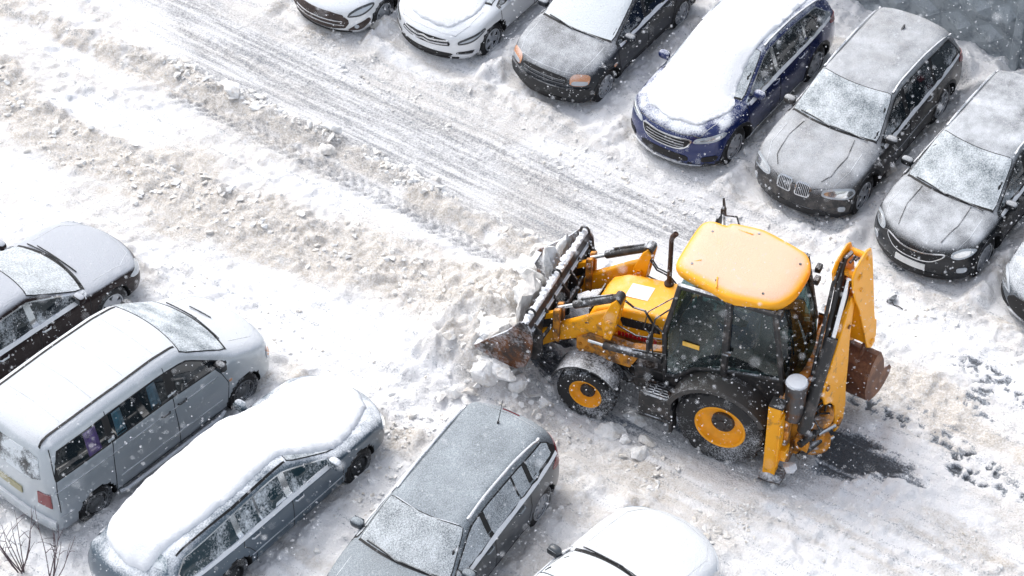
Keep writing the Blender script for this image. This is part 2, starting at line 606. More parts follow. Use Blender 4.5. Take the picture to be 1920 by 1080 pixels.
WHEELS = {}
def wheel_meshes(r, width, style, rim_mat):
    key = (round(r, 3), style, rim_mat.name)
    if key in WHEELS: return WHEELS[key]
    ri = r * 0.66; h = width / 2
    t = MB()
    t.lathe([(ri * .9, -h * .8), (ri, -h * .9), (r * .88, -h), (r * .97, -h * .85), (r, -h * .55), (r, h * .55), (r * .97, h * .85), (r * .88, h), (ri * 1.02, h * .92), (ri * .92, h * .72)], n=44, close=True)
    for k in range(44):
        a = 2 * math.pi * k / 44
        q = Matrix.Rotation(-a, 3, 'Y')
        t.box(q @ Vector((r, 0, 0)), (0.012, h * 1.5, 0.018), q)
    m = MB()
    m.lathe([(ri * 1.0, h * .93), (ri * .97, h * .98), (ri * .90, h * .90), (ri * .88, h * .3), (ri * .5, h * .15), (0.01, h * .15)], n=36, mi=1)
    m.lathe([(ri * 1.01, h * .90), (ri * 1.0, h * 1.0), (ri * .93, h * 1.0), (ri * .87, h * .7)], n=36, mi=0)
    if style == 'steel':
        m.lathe([(ri * .9, h * .5), (ri * .72, h * .85), (ri * .45, h * .70), (ri * .28, h * .85), (ri * .2, h * .95), (0.004, h * .95)], n=36)
        for k in range(14):
            a = 2 * math.pi * k / 14
            m.lathe([(0.012, h * .90), (0.0015, h * .92)], c=(ri * .74 * math.cos(a), 0, ri * .74 * math.sin(a)), n=8, mi=1)
    else:
        ns = {'ten': 10, 'five': 5, 'seven': 7, 'twin': 5}[style]
        m.lathe([(ri * .24, h * .55), (ri * .22, h * .88), (ri * .1, h * .92), (0.004, h * .92)], n=20)
        for k in range(ns):
            for o_ in ((-.13, .13) if style == 'twin' else (0,)):
                a = 2 * math.pi * k / ns + o_
                wd = {'ten': .030, 'five': .07, 'seven': .045, 'twin': .026}[style]
                q = Matrix.Rotation(-a, 3, 'Y')
                pts = [(ri * .1, -wd * .8), (ri * .93, -wd * (1.0 if ns < 8 else .7)), (ri * .93, wd * (1.0 if ns < 8 else .7)), (ri * .1, wd * .8)]
                b = MB()
                b.add([(x, h * .62, z) for x, z in pts] + [(pts[0][0], h * .90, pts[0][1]), (pts[1][0], h * .84, pts[1][1]), (pts[2][0], h * .84, pts[2][1]), (pts[3][0], h * .90, pts[3][1])],
                      [(4, 7, 6, 5), (0, 1, 5, 4), (2, 3, 7, 6), (1, 2, 6, 5), (3, 0, 4, 7)])
                b.v = [tuple(q @ Vector(v)) for v in b.v]
                m.add(b.v, b.f, 0)
    to = t.build('wheel', [RUBBER]); mo = m.build('rim', [rim_mat, ARCH])
    WHEELS[key] = (to.data, mo.data)
    bpy.data.objects.remove(to); bpy.data.objects.remove(mo)
    return WHEELS[key]

def blob(c, d, p=2.6, n=16, m=10, rot=None):
    """rounded pillow shape"""
    mb = MB(); vs = []; fs = []
    sg = lambda v, e: math.copysign(abs(v) ** e, v)
    e = 2.0 / p
    for j in range(m + 1):
        th = -math.pi / 2 + math.pi * j / m
        for k in range(n):
            a = 2 * math.pi * k / n
            v = Vector((d[0] / 2 * sg(math.cos(th), e) * sg(math.cos(a), e), d[1] / 2 * sg(math.cos(th), e) * sg(math.sin(a), e), d[2] / 2 * sg(math.sin(th), e)))
            if rot is not None: v = rot @ v
            vs.append(v + Vector(c))
    for j in range(m):
        for k in range(n):
            k2 = (k + 1) % n
            fs.append((j * n + k, j * n + k2, (j + 1) * n + k2, (j + 1) * n + k))
    mb.add(vs, fs)
    return mb

def build_car(name, label, cat, pos, deg, shape, paint, glass, wglass, spec):
    """spec holds the model's own features; every visible feature is its own part"""
    sh = shape; W = sh.W; hw = W / 2; L = sh.L
    root = thing(name, label, cat, (pos[0], pos[1], pos[2] if len(pos) > 2 else -0.03), R(deg), 'cars parked in the snowy yard')
    # body
    V, fs = sh.body()
    body = link_mesh('body', V, fs, [paint, SEAM, CHROME, BLACK, ARCH, SEAMS, SNOWM], root, [0] * len(fs), True)
    ra = sh.rw + spec.get('gap', 0.055)
    cut = MB()
    for ax in sh.axles:
        for sy in (-1, 1):
            a0, a1 = (hw - 0.34, hw + 0.3) if sy > 0 else (-hw - 0.3, -hw + 0.34)
            cut.lathe([(ra, a0), (ra, a1)], c=(ax, 0, sh.rw), n=40)
            nn = 40; b = len(cut.v) - 80
            cut.f.append(tuple(reversed(range(b, b + nn)))); cut.m.append(0)
            cut.f.append(tuple(range(b + nn, b + 2 * nn))); cut.m.append(0)
    co = cut.build('cutter', [ARCH], smooth=False)
    md = body.modifiers.new('arches', 'BOOLEAN'); md.operation = 'DIFFERENCE'; md.solver = 'EXACT'; md.object = co
    co.parent = root
    bake_mods(body)
    bpy.data.objects.remove(co)
    me = body.data
    cen = np.empty(len(me.polygons) * 3); me.polygons.foreach_get('center', cen); cen = cen.reshape(-1, 3)
    mi = np.zeros(len(me.polygons), int)
    for ax in sh.axles:
        d = np.hypot(cen[:, 0] - ax, cen[:, 2] - sh.rw)
        mi[(d < ra + 0.012)] = 4
    if spec.get('cladding'):
        zc = spec['cladding']
        mi[(cen[:, 2] < zc) & (mi == 0)] = 3
    me.polygons.foreach_set('material_index', mi)
    me.set_sharp_from_angle(angle=R(50))
    # seams and mouldings joined into the body mesh
    ex = MB()
    def seam(pl, view, wd=0.012, mi_=1, off=0.003, both=False):
        v, f = sh.patch(ribbon(pl, wd), view, off, res=0.05, skirt=0.02, bres=0.05)
        ex.add(v, f, mi_)
        if both:
            v, f = flipy(v, f); ex.add(v, f, mi_)
    c = spec['cab']                       # windscreen base, header, roof rear, rear glass base
    xw0, xw1, xr1, xr0 = c
    zb = lambda x: float(sh.belt_(np.array([x]))[0])
    zt = lambda x: float(sh.prof_(np.array([x]))[0]) - sh.crown - spec.get('rooflip', 0.10)
    # side glazing outline from waist and roof edge
    g0, g1 = spec['dlo']                  # front lower x, rear lower x
    gt0, gt1 = spec['dlot']               # front upper x, rear upper x
    def slab_poly(xa, xb, n=7):
        """window between two x positions, cut out of the glazing outline"""
        xs = np.linspace(xa, xb, n)
        lo = [(x, zb(x) + 0.035) for x in xs]
        def topz(x):
            z = zt(x)
            if x > gt0:
                t = (x - gt0) / (g0 - gt0); z = min(z, (zb(g0) + 0.035) * t + zt(gt0) * (1 - t))
            if x < gt1:
                t = (gt1 - x) / (gt1 - g1); z = min(z, (zb(g1) + 0.04) * t + zt(gt1) * (1 - t))
            return max(z, zb(x) + 0.037)
        hi = [(x, topz(x)) for x in xs[::-1]]
        return lo + hi
    whole = slab_poly(g0 - .01, g1 + .01, 25)
    fr = spec.get('frame', 3)
    v, f = sh.patch(inset(whole, -0.022), 'side', 0.003, res=0.07)
    ex.add(v, f, fr); v, f = flipy(v, f); ex.add(v, f, fr)
    cw_ = spec.get('cowl', .035); yb_ = hw - .16
    seam([(xw0 + cw_ * .5 - sh.bow * (y * yb_ / hw) ** 2, y * yb_) for y in np.linspace(-1, 1, 13)], 'top', cw_, 1, .006)
    for p in spec.get('doors', []):
        seam(p, 'side', both=True)
    for p in spec.get('hoodlines', []):
        seam(p, 'top', spec.get('hoodw', 0.009), 5)
    if spec.get('cladding', 0) > .3:
        for ax in sh.axles:
            rr_ = ra + .035
            seam([(ax + rr_ * math.cos(R(a_)), sh.rw + rr_ * math.sin(R(a_))) for a_ in range(0, 181, 15)], 'side', .06, 3, .006, both=True)
    if spec.get('ledge', True):
        xs_ = np.linspace(g1 + .05, g0 - .05, 24)
        rg_ = vnoise(xs_ * 9, xs_ * 0 + L, 5) * .03
        top_ = [(x, zb(x) + .012 + float(r_)) for x, r_ in zip(xs_, rg_)]
        bot_ = [(x, zb(x) - .012) for x in xs_[::-1]]
        v, f = sh.patch(top_ + bot_, 'side', .014, res=.05)
        ex.add(v, f, 6); v, f = flipy(v, f); ex.add(v, f, 6)
    for p, mi_, wd in spec.get('mould', []):
        seam(p, 'side', wd, mi_, 0.012, both=True)
    for p, mi_, wd in spec.get('topline', []):
        seam(p, 'top', wd, mi_, 0.006, both=True)
    exo = ex.build('extra', [paint, SEAM, CHROME, BLACK, ARCH, SEAMS, SNOWM])
    bm = bmesh.new(); bm.from_mesh(body.data); bm.from_mesh(exo.data); bm.to_mesh(body.data); bm.free()
    bpy.data.objects.remove(exo)
    def part(nm, poly, view, off, mat, both=False, res=0.07, parent=root, lab=None):
        v, f = sh.patch(poly, view, off, res=res)
        outs = []
        for s_ in ((0, 1) if both else (0,)):
            if s_: v, f = flipy(v, f)
            o = link_mesh(nm, v, f, mat, parent, None, True, 40)
            if lab: o['label'] = lab
            outs.append(o)
        return outs
    # windows
    wins = spec['wins']
    for a_, b_ in wins:
        part('side_window', slab_poly(a_, b_), 'side', 0.007, [glass], True)
    yb = spec.get('wsy', hw - 0.16)
    ytop = hw - sh.ins - (sh.prof_(np.array([xw1]))[0] - zb(xw1)) * sh.tum - 0.05
    ys = np.linspace(-1, 1, 11)
    bw = sh.bow * 1.0
    ws = [(xw0 - bw * (y * yb / hw) ** 2, y * yb) for y in ys] + [(xw1 - bw * (y * ytop / hw) ** 2, y * ytop) for y in ys[::-1]]
    part('windscreen', inset(chaikin(ws, 1, .12), -0.014), 'top', 0.003, [SEAM])
    part('windscreen', chaikin(ws, 1, .12), 'top', 0.006, [wglass]) if False else None
    wso = [o for o in root.children if o.name.startswith('windscreen')][-1]
    v, f = sh.patch(chaikin(ws, 1, .12), 'top', 0.007, res=0.07)
    nb = len(wso.data.vertices)
    wm = MB(); wm.v = [tuple(q.co) for q in wso.data.vertices]; wm.f = [tuple(p.vertices) for p in wso.data.polygons]; wm.m = [1] * len(wm.f)
    wm.add(v, f, 0)
    bpy.data.objects.remove(wso)
    wm.build('windscreen', [wglass, SEAM], root)
    if 'rearglass' in spec:
        view, poly = spec['rearglass']
        part('rear_window', chaikin(poly, 1, .15), view, 0.006, [spec.get('rglass', wglass)])
    # wipers
    for (xa, ya, xb, yb_) in spec.get('wipers', []):
        m = MB()
        pl = [(xa + (xb - xa) * t, ya + (yb_ - ya) * t) for t in np.linspace(0, 1, 9)]
        H = sh.march_in(np.array([(x, y, 2.6) for x, y in pl]), np.tile([0, 0, -1.], (9, 1)))
        N = sh.normal(H)
        Q = H + N * np.linspace(.03, .02, 9)[:, None]
        m.tube([tuple(q) for q in Q], 0.011, 6)
        m.build('wiper', [BLACK], root)
    # lights, grille and the like: (name, poly, view, offset, material, both sides)
    for it in spec.get('patches', []):
        nm, poly, view, off, mat, both = it[:6]
        rr = it[6] if len(it) > 6 else 0.035
        if it[0].startswith('+'):
            continue
        outs = part(nm, poly, view, off, [mat] if not isinstance(mat, list) else mat, both, res=rr)
        for sub in spec['patches']:
            if sub[0].startswith('+' + nm + '/') and (len(sub) < 8 or sub[7] == poly):
                v, f = sh.patch(sub[1], sub[2], sub[3], res=0.035)
                for k_, o in enumerate(outs):
                    vv, f2 = (v, f) if k_ == 0 else flipy(v, f)
                    base = MB(); base.add(vv, f2)
                    tmp = base.build(sub[0].split('/')[1], [sub[4]], o)
    # grille slats
    for (nm, lines, view, wd, mat) in spec.get('slats', []):
        m = MB()
        for pl in lines:
            v, f = sh.patch(ribbon(pl, wd), view, 0.023, res=0.05)
            m.add(v, f)
        tgt = [o for o in root.children if o.name.split('.')[0] == nm]
        m.build('slats', [mat], tgt[0] if tgt else root)
    # mirrors
    mx, mz = spec.get('mirror', (0.72, 1.02))
    mm = spec.get('mirror_mat', paint)
    for sy in (1, -1):
        y0 = float(np.abs(sh.march_in(np.array([[mx, 1.6, mz]]), np.array([[0, -1., 0]]))[0, 1]))
        b = blob((mx, sy * (y0 + 0.13), mz + .02), (0.14, 0.21, 0.15), 2.8)
        b.box((mx + .01, sy * (y0 + 0.02), mz - 0.03), (0.06, 0.08, 0.04))
        o = b.build('wing_mirror', [mm], root)
        g = MB(); g.box((mx - 0.072, sy * (y0 + 0.135), mz + .02), (0.006, 0.16, 0.10))
        g.build('mirror_glass', [glass], o, bevel=.002)
    # handles
    for (x, z) in spec.get('handles', []):
        y0 = float(sh.march_in(np.array([[x, 1.6, z]]), np.array([[0, -1., 0]]))[0, 1])
        for sy in (1, -1):
            m = MB()
            m.tube([(x + .085, sy * y0, z - .005), (x + .06, sy * (y0 + .03), z), (x - .06, sy * (y0 + .03), z + .006), (x - .085, sy * y0, z + .004)], 0.014, 8)
            m.build('door_handle', [spec.get('handle_mat', paint)], root)
    # roof rails
    if 'rails' in spec:
        xa, xb, hgt = spec['rails']
        for sy in (1, -1):
            n_ = 18
            xs = np.linspace(xa, xb, n_)
            pr = sh.prof_(xs)
            ye = hw - sh.ins - (pr - sh.belt_(xs)) * sh.tum - 0.045 + spec.get('raily', 0)
            H = sh.march_in(np.stack([xs, sy * ye, np.full(n_, 2.6)], -1), np.tile([0, 0, -1.], (n_, 1)))
            up = np.sin(np.linspace(0, math.pi, n_)) ** .35 * hgt
            m = MB()
            m.tube([(q[0], q[1], q[2] + u) for q, u in zip(H, up)], 0.019, 8)
            for q in (H[0], H[n_ // 2], H[-1]): m.box((q[0], q[1], q[2] + .01), (.07, .03, .05))
            m.build('roof_rail', [spec.get('rail_mat', CHROME)], root)
    if 'antenna' in spec:
        x, y, kind_ = spec['antenna']
        H = sh.march_in(np.array([[x, y, 2.6]]), np.array([[0, 0, -1.]]))[0]
        m = MB()
        if kind_ == 'fin':
            m.prism([(x + .09, H[2] - .02), (x - .07, H[2] + .06), (x - .08, H[2] - .02)], y - .015, y + .015)
        else:
            m.tube([(x, y, H[2] - .01), (x - .01, y, H[2] + .04)], .02, 8)
            m.tube([(x, y, H[2] + .02), (x - .14, y, H[2] + .36)], [.007, .004], 6)
        m.build('antenna', [BLACK], root, bevel=0.004)
    # wheels
    tw = spec.get('tw', 0.215)
    tm, rm_ = wheel_meshes(sh.rw, tw, spec.get('wheel', 'five'), spec.get('rim_mat', RIMS))
    for i, ax in enumerate(sh.axles):
        for sy in (1, -1):
            o = bpy.data.objects.new('wheel', tm); COL.objects.link(o); o.parent = root
            o.location = (ax, sy * (hw - tw / 2 - 0.045), sh.rw)
            o.rotation_euler = (0, R(17 * (i + 1)), 0 if sy > 0 else math.pi)
            q = bpy.data.objects.new('rim', rm_); COL.objects.link(q); q.parent = o
    return root

def snow_blanket(label, cat, root, sh, poly, thick, seed=0, mat=None, group=None, edge=0.07, lumps=0.5, view='top', res=0.055):
    """loose snow lying on a car, following it"""
    ph = chaikin(poly, 3, .22)
    # ragged rim
    rg = []
    for i, p in enumerate(ph):
        k = (vnoise(np.array([p[0] * 6.0]), np.array([p[1] * 6.0]), seed)[0] - .5) * 0.07
        rg.append((p[0] + k, p[1] + k * (1 if i % 2 else -1) * .5))
    def off(Q, P):
        d = bdist(P, Q)
        t = thick * (1 - np.exp(-(d / edge) ** 1.3))
        n_ = (fbm(Q[:, 0] * 2.2, Q[:, 1] * 2.2, 4, seed) - .5) * lumps + (fbm(Q[:, 0] * 9, Q[:, 1] * 9, 3, seed + 5) - .5) * lumps * .25
        return np.clip(t * (1 + n_), 0.008, None) + 0.006
    v, f = sh.patch(rg, view, off, res=res, skirt=0.02)
    M = Matrix.Translation(root.location) @ Matrix.Rotation(root.rotation_euler.z, 4, 'Z')
    o = link_mesh('snow_layer', v, f, [mat or SNOWM], None, None, True)
    o.matrix_world = M
    tag(o, label, cat, group or 'snow lying on the parked cars')
    return o

# ================================================================== the parked cars
def doors(sh, xf, xb, xr, zs=0.34, arch=True):
    zb = lambda x: float(sh.belt_(np.array([x]))[0]) + .02
    out = [[(xf - .02, zs), (xf, .6), (xf + .01, zb(xf))], [(xb, zs), (xb, zb(xb))]]
    ax = sh.axles[1] + sh.rw + .12
    out.append([(ax, zs), (ax + .0, .50), (ax - .10, .72), (xr + .02, .80), (xr, zb(xr))])
    out.append([(xf - .02, zs), (ax, zs)])
    return out

FRONT_Z = lambda nose, top, L: [(0.1, nose - .16), (0.25, nose - .05), (0.42, nose), (0.58, nose), (0.72, nose - .03), (top, nose - .10), (top + .12, nose - .28), (1.4, nose - .9), (2.2, nose - 1.3)]
REAR_Z = lambda tail, top: [(0.1, tail - .14), (0.3, tail - .03), (0.55, tail), (0.72, tail - .02), (top, tail - .06), (top + .4, tail - .10), (2.2, tail - .3)]

# ---- grey crossover, twin kidney shaped grille (in front of the wall)
shX = Shape(4.65, 1.88,
            [(-2.6, .9), (-2.30, 1.00), (-2.18, 1.20), (-1.98, 1.50), (-1.86, 1.575), (-.9, 1.645), (-.1, 1.655), (.30, 1.60), (.44, 1.54), (1.05, 1.145), (1.13, 1.12), (1.9, 1.02), (2.2, .93), (2.32, .84), (2.6, .7)],
            [(-2.4, 1.06), (-1.2, 1.03), (0, 1.0), (1.1, .96), (1.8, .92), (2.4, .82)],
            FRONT_Z(2.325, .86, 0), REAR_Z(2.325, 1.0), axles=(1.455, -1.355), rw=.365, tum=.36, flare=.018, crown=.055, bow=.20, bf=.40, taper=(.09, .09))
P_X = snowy('paint_graphite', (0.035, 0.036, 0.039), 0.32, metal=.2, coat=.12, cover=.47, lo=.05, hi=.80, patch=.24, soft=.9, grain=120, dirt=(.10, .095, .09), dirt_amt=.5, side=.05, spec=0.3)
G_DARK = glass_snow('glass_dark', .28, side=.10)
G_WS = glass_snow('glass_frosted', .60, patch=.5, base=(.05, .075, .09), lo=-.2, hi=.4, soft=1.3, grain=45)
kid = lambda y0, y1: [(y0, .66), (y0, .85), (y1 - .05, .85), (y1 + .02, .80), (y1, .64), (y0 + .03, .63)]
spec = dict(cab=(1.06, .34, -1.8, -2.1), dlo=(.90, -1.98), dlot=(.18, -1.72), wins=[(.88, .02), (-.10, -.98), (-1.06, -1.90)],
            doors=doors(shX, 1.02, -.04, -1.05), cladding=.36, frame=1,
            hoodlines=[[(1.28, .70), (1.75, .72), (2.1, .60), (2.24, .30), (2.26, 0), (2.24, -.30), (2.1, -.60), (1.75, -.72), (1.28, -.70)]],
            mould=[([(.6, .62), (-1.0, .66)], 0, .03)], topline=[([(1.10, .46), (1.5, .54), (1.95, .50), (2.1, .40)], 3, .016)],
            rearglass=((math.pi, R(35)), [(-.58, 1.02), (.58, 1.02), (.46, .72 + .62), (-.46, .72 + .62)]),
            wipers=[(1.02, .66, 1.05, -.05), (1.07, -.02, .95, -.62)],
            patches=[('grille', chaikin(kid(.035, .29), 1, .15), 'front', .012, [CHROME], False), ('grille', chaikin([(-a, b) for a, b in kid(.035, .29)], 1, .15), 'front', .012, [CHROME], False),
                     ('grille_mesh', inset(chaikin(kid(.035, .29), 1, .15), .022), 'front', .016, [SEAM], False), ('grille_mesh', inset(chaikin([(-a, b) for a, b in kid(.035, .29)], 1, .15), .022), 'front', .016, [SEAM], False),
                     ('headlight', chaikin([(-.30, .70), (.12, .66), (.26, .74), (.20, .85), (-.10, .86), (-.28, .80)]), (R(38), R(8)), .010, [CHROME], False),
                     ('air_intake', chaikin([(-.62, .30), (.62, .30), (.56, .44), (-.56, .44)]), 'front', .008, [BLACK], False),
                     ('fog_light', chaikin([(-.02, .42), (.10, .42), (.10, .52), (-.02, .52)]), (R(32), 0), .012, [LAMP], True),
                     ('tail_light', chaikin([(-.20, .86), (.22, .86), (.20, 1.04), (-.16, 1.05)]), (R(140), 0), .010, [REDL], True)],
            mirror=(.74, 1.06), handles=[(-.02 - .72, .93), (.12, .92)], rails=(.18, -1.82, .035), antenna=(-1.35, 0, 'fin'), wheel='twin', rim_mat=RIMS)
# headlamps are drawn for the left and mirrored
def hl(poly, view, mats=LAMP, off=.010, inner=LAMPW):
    return [('headlight', poly, view, off, [mats], True), ('+headlight/lamp_bulb', inset(poly, .035), view, off + .004, inner, False)]
spec['patches'] = [p for p in spec['patches'] if p[0] != 'headlight'] + hl(chaikin([(-.30, .72), (.14, .66), (.28, .74), (.22, .86), (-.10, .87), (-.28, .83)]), (R(38), R(8)))
spec['slats'] = [('grille', [[(s * (.06 + .03 * k), .64), (s * (.06 + .03 * k), .84)] for s in (1, -1) for k in range(8)], 'front', .009, RIMS)]
carX = build_car('parked_crossover', 'graphite crossover with twin kidney grille, parked in front of the concrete fence', 'car', (5.84, 33.40), -123.7, shX, P_X, G_DARK, G_WS, spec)

# ---- black crossover, tiger nose grille and white number plate
shK = Shape(4.48, 1.86,
            [(-2.6, .9), (-2.22, 1.02), (-2.08, 1.25), (-1.86, 1.50), (-1.74, 1.57), (-.8, 1.63), (0, 1.635), (.28, 1.58), (.45, 1.50), (1.14, 1.12), (1.22, 1.09), (1.8, 1.02), (2.08, .93), (2.22, .84), (2.6, .7)],
            [(-2.3, 1.08), (-1.2, 1.04), (0, 1.0), (1.1, .97), (1.8, .93), (2.3, .85)],
            FRONT_Z(2.24, .90, 0), REAR_Z(2.24, 1.0), axles=(1.33, -1.34), rw=.36, tum=.38, flare=.022, crown=.06, bow=.20, bf=.46, nf=2.2, taper=(.11, .10))
P_K = snowy('paint_black', (0.013, 0.015, 0.018), 0.22, metal=.1, coat=.2, cover=.50, lo=.20, hi=.88, patch=.40, soft=1.0, grain=120, side=.08, spec=0.3)
sp = dict(cab=(1.14, .32, -1.7, -2.0), dlo=(.98, -1.86), dlot=(.14, -1.55), wins=[(.96, .02), (-.08, -.96), (-1.03, -1.78)],
          doors=doors(shK, 1.00, -.03, -1.02), cladding=.40, frame=1, topline=[([(1.15, .44), (1.6, .46), (2.0, .38)], 3, .016)],
          hoodlines=[[(1.25, .70), (1.7, .72), (2.02, .62), (2.14, .35), (2.17, 0), (2.14, -.35), (2.02, -.62), (1.7, -.72), (1.25, -.70)]],
          rearglass=((math.pi, R(35)), [(-.58, 1.05), (.58, 1.05), (.46, 1.30), (-.46, 1.30)]),
          wipers=[(1.12, .64, 1.14, -.05), (1.16, -.02, 1.04, -.60)],
          patches=hl(chaikin([(-.12, .78), (.02, .74), (.22, .80), (.34, .90), (.10, .95), (-.10, .88)]), (R(45), R(18))) +
          [('grille', chaikin([(-.52, .80), (-.50, .72), (-.30, .60), (.30, .60), (.50, .72), (.52, .80), (.16, .74), (-.16, .74)]), 'front', .012, [CHROME], False),
           ('grille_mesh', inset(chaikin([(-.52, .80), (-.50, .72), (-.30, .60), (.30, .60), (.50, .72), (.52, .80), (.16, .74), (-.16, .74)]), .018), 'front', .016, [SEAM], False),
           ('air_intake', chaikin([(-.60, .26), (.60, .26), (.54, .40), (-.54, .40)]), 'front', .008, [SEAM], False),
           ('number_plate', [(-.26, .44), (.26, .44), (.26, .55), (-.26, .55)], 'front', .022, [PLATEM], False),
           ('fog_light', chaikin([(-.02, .44), (.14, .44), (.16, .54), (-.02, .54)]), (R(40), 0), .012, [LAMP], True),
           ('tail_light', chaikin([(-.22, .92), (.24, .90), (.22, 1.04), (-.18, 1.06)]), (R(140), 0), .010, [REDL], True)],
          mirror=(.74, 1.06), handles=[(-.74, .93), (.12, .92)], rails=(.10, -1.7, .035), antenna=(-1.45, 0, 'fin'), wheel='five')
carK = build_car('parked_crossover', 'black crossover with a white front number plate, right of the graphite one', 'car', (7.62, 31.80), -125.5, shK, P_K, G_DARK, G_WS, sp)

# ---- small dark grey crossover with orange indicators
shF = Shape(4.02, 1.72,
            [(-2.6, .9), (-1.98, 1.0), (-1.86, 1.30), (-1.74, 1.46), (-1.6, 1.52), (-.5, 1.55), (.10, 1.54), (.30, 1.46), (.95, 1.08), (1.03, 1.05), (1.6, .97), (1.85, .90), (1.98, .80), (2.5, .7)],
            [(-2.1, 1.02), (-1, .99), (0, .96), (1.1, .93), (1.6, .90), (2.1, .80)],
            FRONT_Z(2.01, .86, 0), REAR_Z(2.01, 1.0), axles=(1.22, -1.265), rw=.32, tum=.26, flare=.028, crown=.05, bow=.15, bf=.36, nf=2.5, taper=(.12, .06))
P_F = snowy('paint_slate', (0.030, 0.034, 0.040), 0.3, metal=.15, coat=.12, cover=.44, lo=.12, hi=.80, patch=.30, soft=1.3, grain=120, side=.10, spec=0.3)
sp = dict(cab=(.98, .20, -1.6, -1.85), dlo=(.86, -1.70), dlot=(.08, -1.5), wins=[(.84, -.02), (-.12, -.92), (-1.00, -1.64)],
          doors=doors(shF, .88, -.07, -1.0), cladding=.46, frame=3,
          hoodlines=[[(1.06, .66), (1.5, .66), (1.78, .58), (1.86, .30), (1.88, 0), (1.86, -.30), (1.78, -.58), (1.5, -.66), (1.06, -.66)]],
          rearglass=((math.pi, R(20)), [(-.55, 1.02), (.55, 1.02), (.48, 1.40), (-.48, 1.40)]),
          wipers=[(.98, .60, 1.0, 0), (1.02, -.02, .9, -.56)],
          patches=[('headlight', chaikin([(-.22, .66), (.10, .66), (.14, .86), (-.14, .87), (-.22, .80)]), (R(30), R(12)), .012, [AMBER], True),
                   ('+headlight/lamp_bulb', chaikin([(-.20, .67), (.08, .67), (.09, .75), (-.18, .75)]), (R(30), R(12)), .017, LAMP, False),
                   ('grille', chaikin([(-.44, .63), (.44, .63), (.46, .80), (-.46, .80)]), 'front', .010, [SEAM], False),
                   ('bumper', chaikin([(-.80, .42), (.80, .42), (.80, .60), (-.80, .60)], 2, .1), 'front', .035, [BLACK], False),
                   ('air_intake', chaikin([(-.40, .27), (.40, .27), (.38, .39), (-.38, .39)]), 'front', .014, [SEAM], False),
                   ('side_indicator', chaikin([(1.00, .68), (1.08, .68), (1.08, .73), (1.00, .73)]), 'side', .012, [AMBER], True),
                   ('tail_light', chaikin([(-.10, .70), (.10, .70), (.10, 1.20), (-.08, 1.20)]), (R(140), 0), .010, [REDL], True)],
          slats=[('grille', [[(-.42, .72), (.42, .72)], [(-.40, .66), (.40, .66)]], 'front', .030, P_F)],
          mirror=(.62, 1.0), handles=[(-.72, .88), (.05, .88)], wheel='ten', mirror_mat=P_F)
carF = build_car('parked_crossover', 'small slate grey crossover with orange indicators, left of the navy blue car', 'car', (1.64, 36.05), -124.5, shF, P_F, G_DARK, glass_snow('glass_buried', .95, patch=.25, lo=-.2, hi=.3), sp)

# ---- blue crossover under thick snow
shP = Shape(4.45, 1.86,
            [(-2.6, .95), (-2.22, 1.05), (-2.10, 1.25), (-1.90, 1.48), (-1.78, 1.54), (-.8, 1.61), (0, 1.615), (.25, 1.57), (.42, 1.50), (1.12, 1.13), (1.20, 1.10), (1.8, 1.03), (2.05, .97), (2.2, .86), (2.6, .7)],
            [(-2.3, 1.08), (-1.2, 1.04), (0, 1.01), (1.1, .98), (1.8, .95), (2.3, .86)],
            FRONT_Z(2.22, .92, 0), REAR_Z(2.22, 1.0), axles=(1.33, -1.345), rw=.35, tum=.40, flare=.02, crown=.055, bow=.20, bf=.42, nf=2.3, taper=(.11, .09))
P_P = snowy('paint_navy', (0.012, 0.025, 0.115), 0.2, metal=.25, coat=.5, cover=.46, lo=.30, hi=.85, patch=1.1, soft=1.3, grain=40, side=.07)
gr = chaikin([(-.50, .82), (-.42, .66), (-.28, .60), (.28, .60), (.42, .66), (.50, .82), (.0, .80)])
sp = dict(cab=(1.12, .30, -1.75, -2.0), dlo=(.96, -1.86), dlot=(.12, -1.50), wins=[(.94, .0), (-.10, -.98), (-1.05, -1.76)],
          doors=doors(shP, .98, -.05, -1.04), cladding=.34, frame=2,
          mould=[([(1.0, .30), (-.95, .32)], 2, .025)],
          hoodlines=[[(1.24, .70), (1.7, .70), (2.0, .58), (2.10, .30), (2.13, 0), (2.10, -.30), (2.0, -.58), (1.7, -.70), (1.24, -.70)]],
          rearglass=((math.pi, R(35)), [(-.58, 1.05), (.58, 1.05), (.46, 1.28), (-.46, 1.28)]),
          patches=hl(chaikin([(-.26, .78), (.10, .80), (.36, .90), (.28, .96), (.0, .90), (-.2, .87)]), (R(42), R(12))) +
          [('grille', gr, 'front', .012, [CHROME], False), ('grille_mesh', inset(gr, .022), 'front', .016, [SEAM], False),
           ('air_intake', chaikin([(-.46, .36), (.46, .36), (.44, .52), (-.44, .52)]), 'front', .008, [SEAM], False),
           ('lower_trim', chaikin([(-.62, .29), (.62, .29), (.66, .33), (-.66, .33)], 1, .1), 'front', .022, [CHROME], False),
           ('fog_light', chaikin([(-.12, .38), (.16, .40), (.18, .52), (-.10, .50)]), (R(40), 0), .010, [SEAM], True),
           ('tail_light', chaikin([(-.22, .92), (.24, .90), (.22, 1.04), (-.18, 1.06)]), (R(140), 0), .010, [REDL], True)],
          slats=[('grille', [[(-.36, .66 + .045 * k), (.36, .66 + .045 * k)] for k in range(3)], 'front', .007, RIMS)],
          mirror=(.72, 1.07), handles=[(-.76, .93), (.10, .92)], rails=(.05, -1.7, .03), wheel='five')
carP = build_car('parked_crossover', 'navy blue crossover buried under thick white snow with chrome edged grille', 'car', (3.78, 34.55), -125.0, shP, P_P, G_DARK, G_WS, sp)
